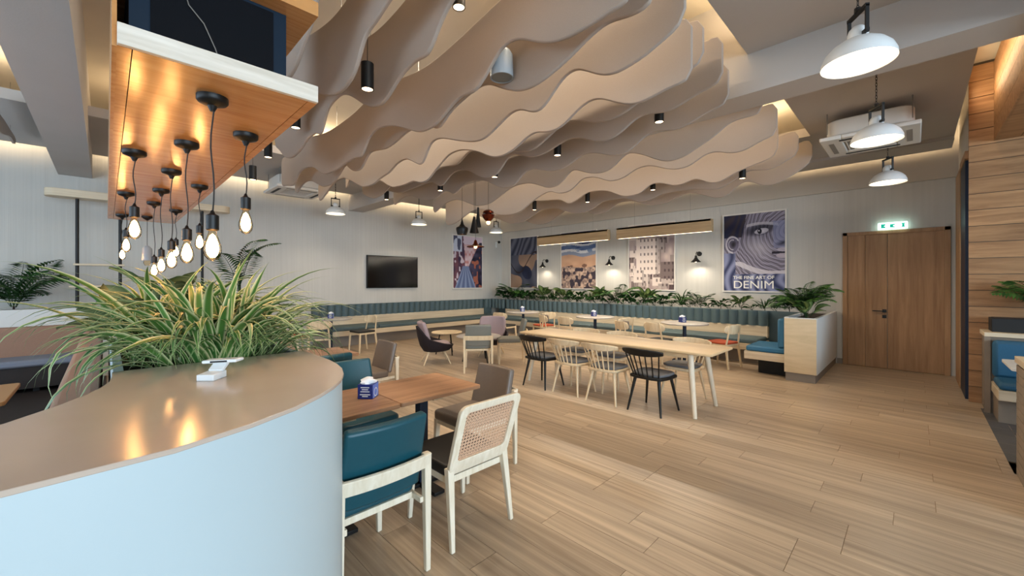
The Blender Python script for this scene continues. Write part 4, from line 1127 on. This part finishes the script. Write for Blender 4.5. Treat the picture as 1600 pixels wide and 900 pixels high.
# ================================================================== LEFT CORNER: LOW WALL, SOFA, SHELF
lw = struct(B('low_wall', 'planter_white', (-4.5, 9.45, 0, 1.75, 9.75, 1.13)), 'white low wall behind the tan sofa', 'wall')
so = thing('tan_sofa', 'tan upholstered corner sofa against the white low wall', 'sofa', (-2.2, 9.43, 0))
for i in range(4): B('back_cushion', 'tan_fabric', (-2.2+i*1.04, -.16, .42, -2.2+i*1.04+1.03, 0, .88), so, .03)
B('seat_cushion', 'sofa_grey', (-2.2, -.72, .36, 1.95, -.165, .46), so, .03)
B('sofa_base', 'dark_floor', (-2.2, -.68, .06, 1.95, -.02, .36), so)
for q in (-2.1, 1.5): MB().box(q-.03, -.6, 0, q+.03, -.54, .06).box(q-.03, -.1, 0, q+.03, -.04, .06).build('foot', 'black_matte', so)
s2 = thing('upholstered_partition', 'tan upholstered partition along the planter divider', 'partition', (-.13, 5.2, 0))
B('upholstered_panel', 'tan_fabric', (-.06, -2.4, .06, .1, 2.4, .98), s2, .03); B('plinth', 'black_matte', (-.04, -2.38, 0, .08, 2.38, .06), s2)
ctb = thing('coffee_table', 'low tan coffee table in the dark sofa corner', 'table', (-1.0, 6.35, 0))
MB().prism(rrect(-.35, -.5, .35, .5, .04), .42, .46).build('table_top', 'sand_tan', ctb, bevel=.006)
B('base', 'black_matte', (-.2, -.3, 0, .2, .3, .42), ctb)
sh = thing('hanging_shelf', 'black pole shelf with rounded wooden header on the low wall', 'shelf', (0, 9.6, 1.13))
MB().prism(rrect(-.68, -.16, 1.72, .14, .12), 1.76, 1.88).build('header_board', 'bench_ash', sh, bevel=.006)
for x in (-.33, .17, 1.29): MB().cyl((x,0,0), (x,0,1.77), .022, n=12).build('pole', 'black_metal', sh, smooth=True)
B('shelf_board', 'bench_ash', (-.37, -.12, .68, .22, .1, .71), sh, .004); B('shelf_board', 'bench_ash', (-.42, -.12, .325, .2, .1, .355), sh, .004)

# ================================================================== BOOTHS AT THE RIGHT EDGE
bo1 = thing('booth_bench', 'blue booth bench against the oak plank wall', 'bench', (7.45, -.6, 0))
MB().box(-.06, -2.2, 0, .38, 0, .9).build('body', 'brick_tile', bo1); B('end_panel', 'brick_tile', (-.1, -.03, 0, -.06, .02, .9), bo1)
B('wood_cap', 'bench_ash', (-.1, -2.2, .9, .38, .02, .95), bo1, .003)
B('back_cushion', 'booth_blue', (-.2, -2.2, .44, -.06, -.04, .87), bo1, .04)
B('seat_cushion', 'booth_blue', (-.66, -2.2, .38, -.2, -.04, .46), bo1, .03)
B('seat_fascia', 'bench_ash', (-.67, -2.2, .27, -.08, -.035, .38), bo1, .004); B('plinth', 'brick_tile', (-.5, -2.2, 0, -.08, -.05, .27), bo1)
pbx = thing('black_planter', 'black planter box on the booth bench cap', 'planter', (7.64, -1.4, .95))
MB().box(-.15, -.75, 0, .15, .75, .16).build('planter_body', 'black_matte', pbx, bevel=.004); B('soil', 'soil', (-.13, -.73, .16, .13, .73, .165), pbx)
stp = tag(MB().bar((7.345, -.86, .93), (7.335, -.86, 1.0), .09, .012, (0,1,0)).build('blue_cloth', 'booth_blue'), '', '')
bpy.data.objects.remove(stp)
bt = thing('booth_table', 'white-topped booth table between the two blue booth benches', 'table', (6.2, -1.25, 0))
MB().prism(rrect(-.32, -.62, .32, .62, .03), .725, .755).build('table_top', 'white_enamel', bt, bevel=.004)
B('pedestal', 'navy_metal', (-.04, -.04, .02, .04, .04, .725), bt); B('foot', 'navy_metal', (-.22, -.22, 0, .22, .22, .02), bt)
bo2 = thing('booth_bench', 'blue booth bench with brick end wall at the right picture edge', 'bench', (4.9, -.6, 0))
B('body', 'mortar', (-.7, -2.2, 0, .27, .0, .9), bo2)
br = MB().box(-.095, 0, -.031, .095, .022, .031).build('brick', 'brick_tile', bo2); k = 0
for j in range(13):
    for i in range(5):
        x = -.6+i*.195+(.0975 if j % 2 else 0)
        if x > .3: continue
        o = br if k == 0 else br.copy()
        if k: C.objects.link(o)
        o.parent = bo2; o.location = (x if x < .2 else .228, 0, .035+j*.068); k += 1
        if x > .2: o.scale = (.46, 1, 1)
B('wood_cap', 'bench_ash', (-.7, -2.2, .9, .29, .03, .95), bo2, .003)
B('back_cushion', 'booth_blue', (.27, -2.2, .44, .38, -.06, .87), bo2, .03)
B('seat_cushion', 'booth_blue', (.27, -2.2, .38, .74, -.06, .46), bo2, .03)
B('seat_fascia', 'bench_ash', (.27, -2.2, .27, .75, -.055, .38), bo2, .004); B('plinth', 'brick_tile', (.27, -2.2, 0, .6, -.08, .27), bo2)

# ================================================================== PLANTS
GD, GM, GL, CR = hx('#1f3d1c'), hx('#35632a'), hx('#6b9442'), hx('#e2dca6')
def blade_mesh(L, w, droop, up, seed, ca, cb, n=12, fold=.25):
    """arching strap leaf from the origin towards +X"""
    r = random.Random(seed); m = MB(); m.c = []; vs = []; fs = []
    x = z = 0; ang = up; tw = r.uniform(-.3, .3)
    for i in range(n+1):
        t = i/n; ww = w*(math.sin(PI*min(1, t*.9+.14))**.6)*(1-t**3) if i < n else .0006
        y = tw*L*.18*t*t
        for q in (-1, -.45, .45, 1):
            vs.append((x, y+q*ww/2, z+abs(q)*ww*fold))
            m.c.append(mixc(ca, cb, (abs(q)-.45)/.55) if r.random() < 2 else ca)
        ang -= droop/n*(.5+1.3*t); x += L/n*math.cos(ang); z += L/n*math.sin(ang)
    for i in range(n):
        for q in range(3): a = i*4+q; fs.append((a, a+1, a+5, a+4))
    m.add(vs, fs); return m
def leaf_mesh(L, w, droop, up, seed, ca, cb, n=9, stalk=.35):
    """broad leaf on a stalk towards +X"""
    m = MB(); m.c = []; vs = []; fs = []; x = z = 0; ang = up; r = random.Random(seed)
    for i in range(n+1):
        t = i/n; s = max(0, (t-stalk)/(1-stalk)); ww = .008 if t <= stalk else w*math.sin(PI*s**.8)+.004
        for q in (-1, -.5, 0, .5, 1):
            vs.append((x, q*ww/2, z+abs(q)*ww*.16+.006*math.sin(6*t+q*2)))
            m.c.append(mixc(ca, cb, (1-abs(q))*.9 if s > .05 else 0))
        ang -= droop/n*(.3+1.4*t); x += L/n*math.cos(ang); z += L/n*math.sin(ang)
    for i in range(n):
        for q in range(4): a = i*5+q; fs.append((a, a+1, a+6, a+5))
    m.add(vs, fs); return m
def frond_mesh(L, droop, up, seed, ca, cb, pairs=16, ll=.32):
    """palm frond: rachis and narrow leaflets"""
    m = MB(); m.c = []; r = random.Random(seed); x = z = 0; ang = up; pts = []
    n = pairs+4
    for i in range(n+1):
        pts.append((x, z, ang)); ang -= droop/n*(.4+1.3*i/n); x += L/n*math.cos(ang); z += L/n*math.sin(ang)
    def q4(vs, c): o = len(m.v); m.v += vs; m.f.append(tuple(range(o, o+len(vs)))); m.c += [c]*len(vs)
    for i in range(n):
        a, b = pts[i], pts[i+1]; ww = .006*(1-i/n)+.0015
        q4([(a[0], -ww, a[1]), (a[0], ww, a[1]), (b[0], ww, b[1]), (b[0], -ww, b[1])], ca)
    for i in range(3, n+1):
        t = i/n; l = L*ll*math.sin(PI*(.18+.75*t))*r.uniform(.85, 1.1); a = pts[i]
        for s in (-1, 1):
            th = a[2]; dx = math.cos(th)*.62; dz = math.sin(th)*.62; dy = s*.78
            p = Vector((a[0], 0, a[1])); d = Vector((dx, dy, dz-.12)).normalized(); e = p+d*l+Vector((0, 0, -.22*l)); mid = p+d*l*.5
            side = d.cross(Vector((0, 0, 1))).normalized()*.021*(L/.8)
            c = mixc(ca, cb, r.random())
            q4([tuple(p), tuple(mid-side), tuple(e), tuple(mid+side)], c)
    return m
def protos(kind, k, **kw):
    out = []
    for i in range(k):
        o = kind(seed=i+3, **{a: (random.uniform(*b) if isinstance(b, tuple) and len(b) == 2 else b) for a, b in kw.items()})
        out.append(o)
    return out
OB = [(-1.9,1.05,0,.3,1.5,1.21), (.0,1.15,0,.715,2.23,1.21), (.0,2.2,0,.05,7,1.2), (.67,2.2,0,.72,7,1.2), (.0,2.2,0,.72,7,1.12), (-4.5,9.4,0,1.8,9.8,1.135), (9.775,-1,0,11,11,5), (-5,10.28,0,11,11,5),
      (9.0,2.0,0,9.335,9.5,.98), (8.9,9.4,0,9.3,10.3,.98), (9.3,1.4,0,9.8,10,.925), (7.55,1.04,0,9.8,1.09,1.0), (7.55,1.05,0,7.6,1.48,1.0), (7.55,1.43,0,9.2,1.49,1.0), (7.55,1.05,0,9.8,1.48,.925), (7.64,1.4,.3,8.45,2.1,.96), (7.845,-3,0,8.2,-.4,5), (7.3,-3,0,7.9,-.55,.955), (7.48,-2.2,.9,7.8,-.6,1.115),
      (-.02,1.8,2.3,.66,7.1,4), (-.19,2.8,0,.02,7.6,1.0), (-.36,9.57,1,-.3,9.63,3), (.14,9.57,1,.2,9.63,3), (-.45,9.46,1.4,.24,9.72,1.5), (9.5,3.0,2,9.8,3.2,3)]
def clear(me, mw):
    for v in me.vertices:
        x, y, z = mw @ v.co
        if z < .0: return False
        for b in OB:
            if b[0] < x < b[3] and b[1] < y < b[4] and b[2] < z < b[5]: return False
    return True
def plant(name, label, cat, loc, meshes, partname, n, tilt=(0, .2), scale=(.8, 1.15), spread=.03, group=None, fan=(0, 2*PI), stem=None, stem_h=0):
    t = thing(name, label, cat, loc, 0, group)
    base_ = []
    for m in meshes:
        key = id(m)
        if key not in MCACHE: MCACHE[key] = m.build(partname, 'leaf', t, smooth=True).data; bpy.data.objects.remove(t.children[0])
        base_.append(MCACHE[key])
    for i in range(n):
        o = bpy.data.objects.new(partname, base_[i % len(base_)]); C.objects.link(o); o.parent = t
        for tr in range(30):
            a = fan[0]+(fan[1]-fan[0])*(i+random.uniform(-.4, .4)*(1+tr*.15))/n; sc_ = random.uniform(*scale)*(1-.012*tr); h = stem_h*(.35+.65*i/max(1, n-1)) if stem_h else 0
            tl_ = random.uniform(*tilt)+.03*tr
            lc_ = Vector((spread*math.cos(a)*random.random(), spread*math.sin(a)*random.random(), h+.006)); eu = Matrix.Rotation(a, 4, 'Z') @ Matrix.Rotation(-tl_, 4, 'Y') @ Matrix.Rotation(random.uniform(-.35, .35), 4, 'X')
            mw = Matrix.Translation(Vector(loc)+lc_) @ eu @ Matrix.Scale(sc_, 4)
            if clear(o.data, mw): break
        else:
            bpy.data.objects.remove(o); continue
        o.location = lc_; o.rotation_euler = eu.to_euler(); o.scale = (sc_,)*3
    if stem:
        MB().cyl((0,0,-.04), (0,0,max(.03, stem_h)), stem, stem*.7, 8).build('stem', 'soil', t)
    return t
MCACHE = {}
SP = protos(blade_mesh, 9, L=(.55, .78), w=(.028, .042), droop=(1.2, 2.5), up=(.85, 1.4), ca=mixc(GM, GL, .35), cb=CR)
SP2 = protos(blade_mesh, 6, L=(.4, .6), w=(.026, .036), droop=(1.6, 2.6), up=(.6, 1.15), ca=GM, cb=mixc(GL, CR, .6))
DL = protos(leaf_mesh, 4, L=(.40, .52), w=(.12, .16), droop=(.9, 1.5), up=(.9, 1.3), ca=GD, cb=mixc(GM, CR, .3))
DS = protos(leaf_mesh, 4, L=(.34, .5), w=(.10, .15), droop=(.9, 1.6), up=(.8, 1.35), ca=GD, cb=mixc(GL, CR, .25))
DG = protos(leaf_mesh, 3, L=(.26, .4), w=(.08, .12), droop=(1, 1.8), up=(.6, 1.2), ca=GD, cb=GM)
PF = protos(frond_mesh, 3, L=(.75, .95), droop=(1.0, 1.6), up=(.95, 1.3), ca=GD, cb=GM)
PFS = protos(frond_mesh, 3, L=(.48, .66), droop=(1.1, 1.7), up=(.9, 1.3), ca=GD, cb=mixc(GM, GL, .3))
BS = protos(blade_mesh, 4, L=(.34, .52), w=(.018, .028), droop=(1.0, 2.0), up=(.8, 1.35), ca=GD, cb=mixc(GM, GL, .5))
GS = 'variegated spider plants in the planter divider'
plant('spider_plant', 'large variegated spider plant at the front of the planter behind the counter', 'plant', (.36, 2.4, 1.13), SP+SP2, 'leaf', 150, (-.1, .6), (.85, 1.15), .22, GS)
plant('spider_plant', 'variegated spider plant on the right of the planter behind the counter', 'plant', (.5, 2.75, 1.13), SP+SP2, 'leaf', 120, (.0, .65), (.8, 1.1), .13, GS)
plant('spider_plant', 'variegated spider plant on the left of the planter behind the counter', 'plant', (.2, 2.72, 1.13), SP+SP2, 'leaf', 110, (.05, .7), (.75, 1.05), .13, GS)
plant('spider_plant', 'variegated spider plant farthest back in the planter divider', 'plant', (.4, 3.25, 1.13), SP, 'leaf', 70, (.1, .6), (.9, 1.15), .15, GS)
plant('spider_plant', 'low variegated spider plant spilling onto the beige counter top', 'plant', (.4, 2.27, 1.16), SP2+SP[:3], 'leaf', 130, (-.45, .25), (.55, .9), .22, GS, fan=(-PI*1.08, PI*.1))
plant('broad_leaf_plant', 'broad-leaved green plant at the left of the spider plants', 'plant', (.16, 3.0, 1.13), DL, 'leaf', 11, (-.2, .3), (.8, 1.1), .06, stem=.012, stem_h=.05)
plant('broad_leaf_plant', 'second broad-leaved plant farther back in the planter divider', 'plant', (.3, 4.0, 1.13), DL, 'leaf', 12, (-.1, .4), (.9, 1.2), .08, stem=.012, stem_h=.15)
plant('palm_plant', 'dark palm on the low wall at the left picture edge', 'plant', (-.98, 9.6, 1.13), PF, 'frond', 15, (-.3, .3), (.75, 1.0), .05, 'small palms', stem=.015, stem_h=.05)
tp_ = plant('palm_plant', 'tall slender palm behind the spider plant and bulbs', 'plant', (1.42, 7.2, 0), PF, 'frond', 14, (-.2, .4), (.6, .85), .03, 'small palms', stem=.02, stem_h=1.75)
MB().lathe([(0,0),(.13,0),(.17,.3),(.15,.3),(.145,.27),(0,.27)], n=28, cap=False).build('pot', 'planter_white', tp_, smooth=True)
# plants along the poster wall trough
wall_kinds = [(DG, 'low dark leafy plant', 18, 'leaf'), (BS, 'spiky narrow-leaved plant', 30, 'leaf'), (DS, 'broad variegated-leaf plant', 14, 'leaf'), (PFS, 'small feathery palm', 13, 'frond')]
seq = [0, 3, 0, 0, 2, 1, 2, 0, 1, 2, 3, 0, 2, 0, 1, 3, 0, 2, 1, 0]
whr = ['at the far corner', 'beneath the abstract poster, left', 'beneath the abstract poster, middle', 'beneath the abstract poster, right', 'below the farthest sconce', 'left under the beach poster',
       'under the middle of the beach poster', 'right under the beach poster', 'left of the middle sconce', 'below the middle sconce', 'left under the city poster', 'under the middle of the city poster', 'right under the city poster',
       'below the nearest sconce, left', 'below the nearest sconce', 'between the nearest sconce and the denim poster', 'left under the denim poster', 'under the middle of the denim poster', 'right under the denim poster', 'beside the planter box end']
for k, (q, wh) in enumerate(zip(seq, whr)):
    ms, nm, n, pn = wall_kinds[q]; y = 9.75-k*(9.75-1.75)/19
    plant(('leafy_plant', 'spiky_plant', 'broad_leaf_plant', 'palm_plant')[q], nm+' '+wh, 'plant', (9.48+random.uniform(-.05, .03), y, .93), ms, pn, n, (-.15, .4), ((.95, 1.35) if k < 15 else (.6, .85)), .08, 'plants in the poster wall trough', fan=(PI*.42, PI*1.58), stem=.008, stem_h=.12)
for k in range(19):
    plant('leafy_plant', 'low leafy trough plant, %s from the far corner in the gaps between taller plants' % (ORD+['seventeenth','eighteenth','nineteenth'])[k], 'plant', (9.44, 9.54-k*8/19, .93), DG, 'leaf', 12, (-.2, .3), (.7, .95) if k < 14 else (.5, .7), .06, 'plants in the poster wall trough', fan=(PI*.42, PI*1.58), stem=.008, stem_h=.05)
plant('palm_plant', 'bushy green palm in the tall planter box beside the door', 'plant', (8.0, 1.27, .93), PFS, 'frond', 50, (-.25, .45), (.6, .92), .1, 'small palms', stem=.012, stem_h=.28)
plant('leafy_plant', 'low broad-leaved plant at the front of the tall planter box', 'plant', (7.75, 1.2, .93), DS, 'leaf', 13, (-.1, .4), (.75, 1), .06, stem=.008, stem_h=.06)
plant('palm_plant', 'palm in the black planter at the right picture edge', 'plant', (7.6, -1.1, 1.11), PFS, 'frond', 16, (-.2, .4), (.8, 1.15), .05, 'small palms', stem=.01, stem_h=.1)

# ================================================================== PARTS OF PARTS
def nest(child, host):
    """hang the small piece under the part that carries it (both share the thing's origin)"""
    for o in list(bpy.data.objects):
        if o.name.split('.')[0] != child or o.parent is None: continue
        for q in o.parent.children:
            if q.name.split('.')[0] == host and q is not o: o.parent = q; break
for c_, h_ in (('filament', 'glass_bulb'), ('lens', 'tube_body'), ('diffuser', 'dome_shade'), ('diffuser', 'wood_housing'), ('louver', 'grille'), ('screen', 'bezel'),
               ('cushion', 'seat'), ('cane_weave', 'back_frame'), ('back_pad', 'backrest'), ('tissue_tuft', 'carton'), ('side_print', 'carton'), ('white_print', 'carton'),
               ('lettering', 'print'), ('slot', 'cradle'), ('green_symbol', 'sign_body'), ('grille', 'speaker_body'), ('bulb', 'shade'), ('twisted_cable', 'mesh_panel')):
    nest(c_, h_)
for o in list(bpy.data.objects):
    if o.name.startswith('lever_handle'): o.parent = [q for q in o.parent.children if q.name == 'door_leaf.001'][0]
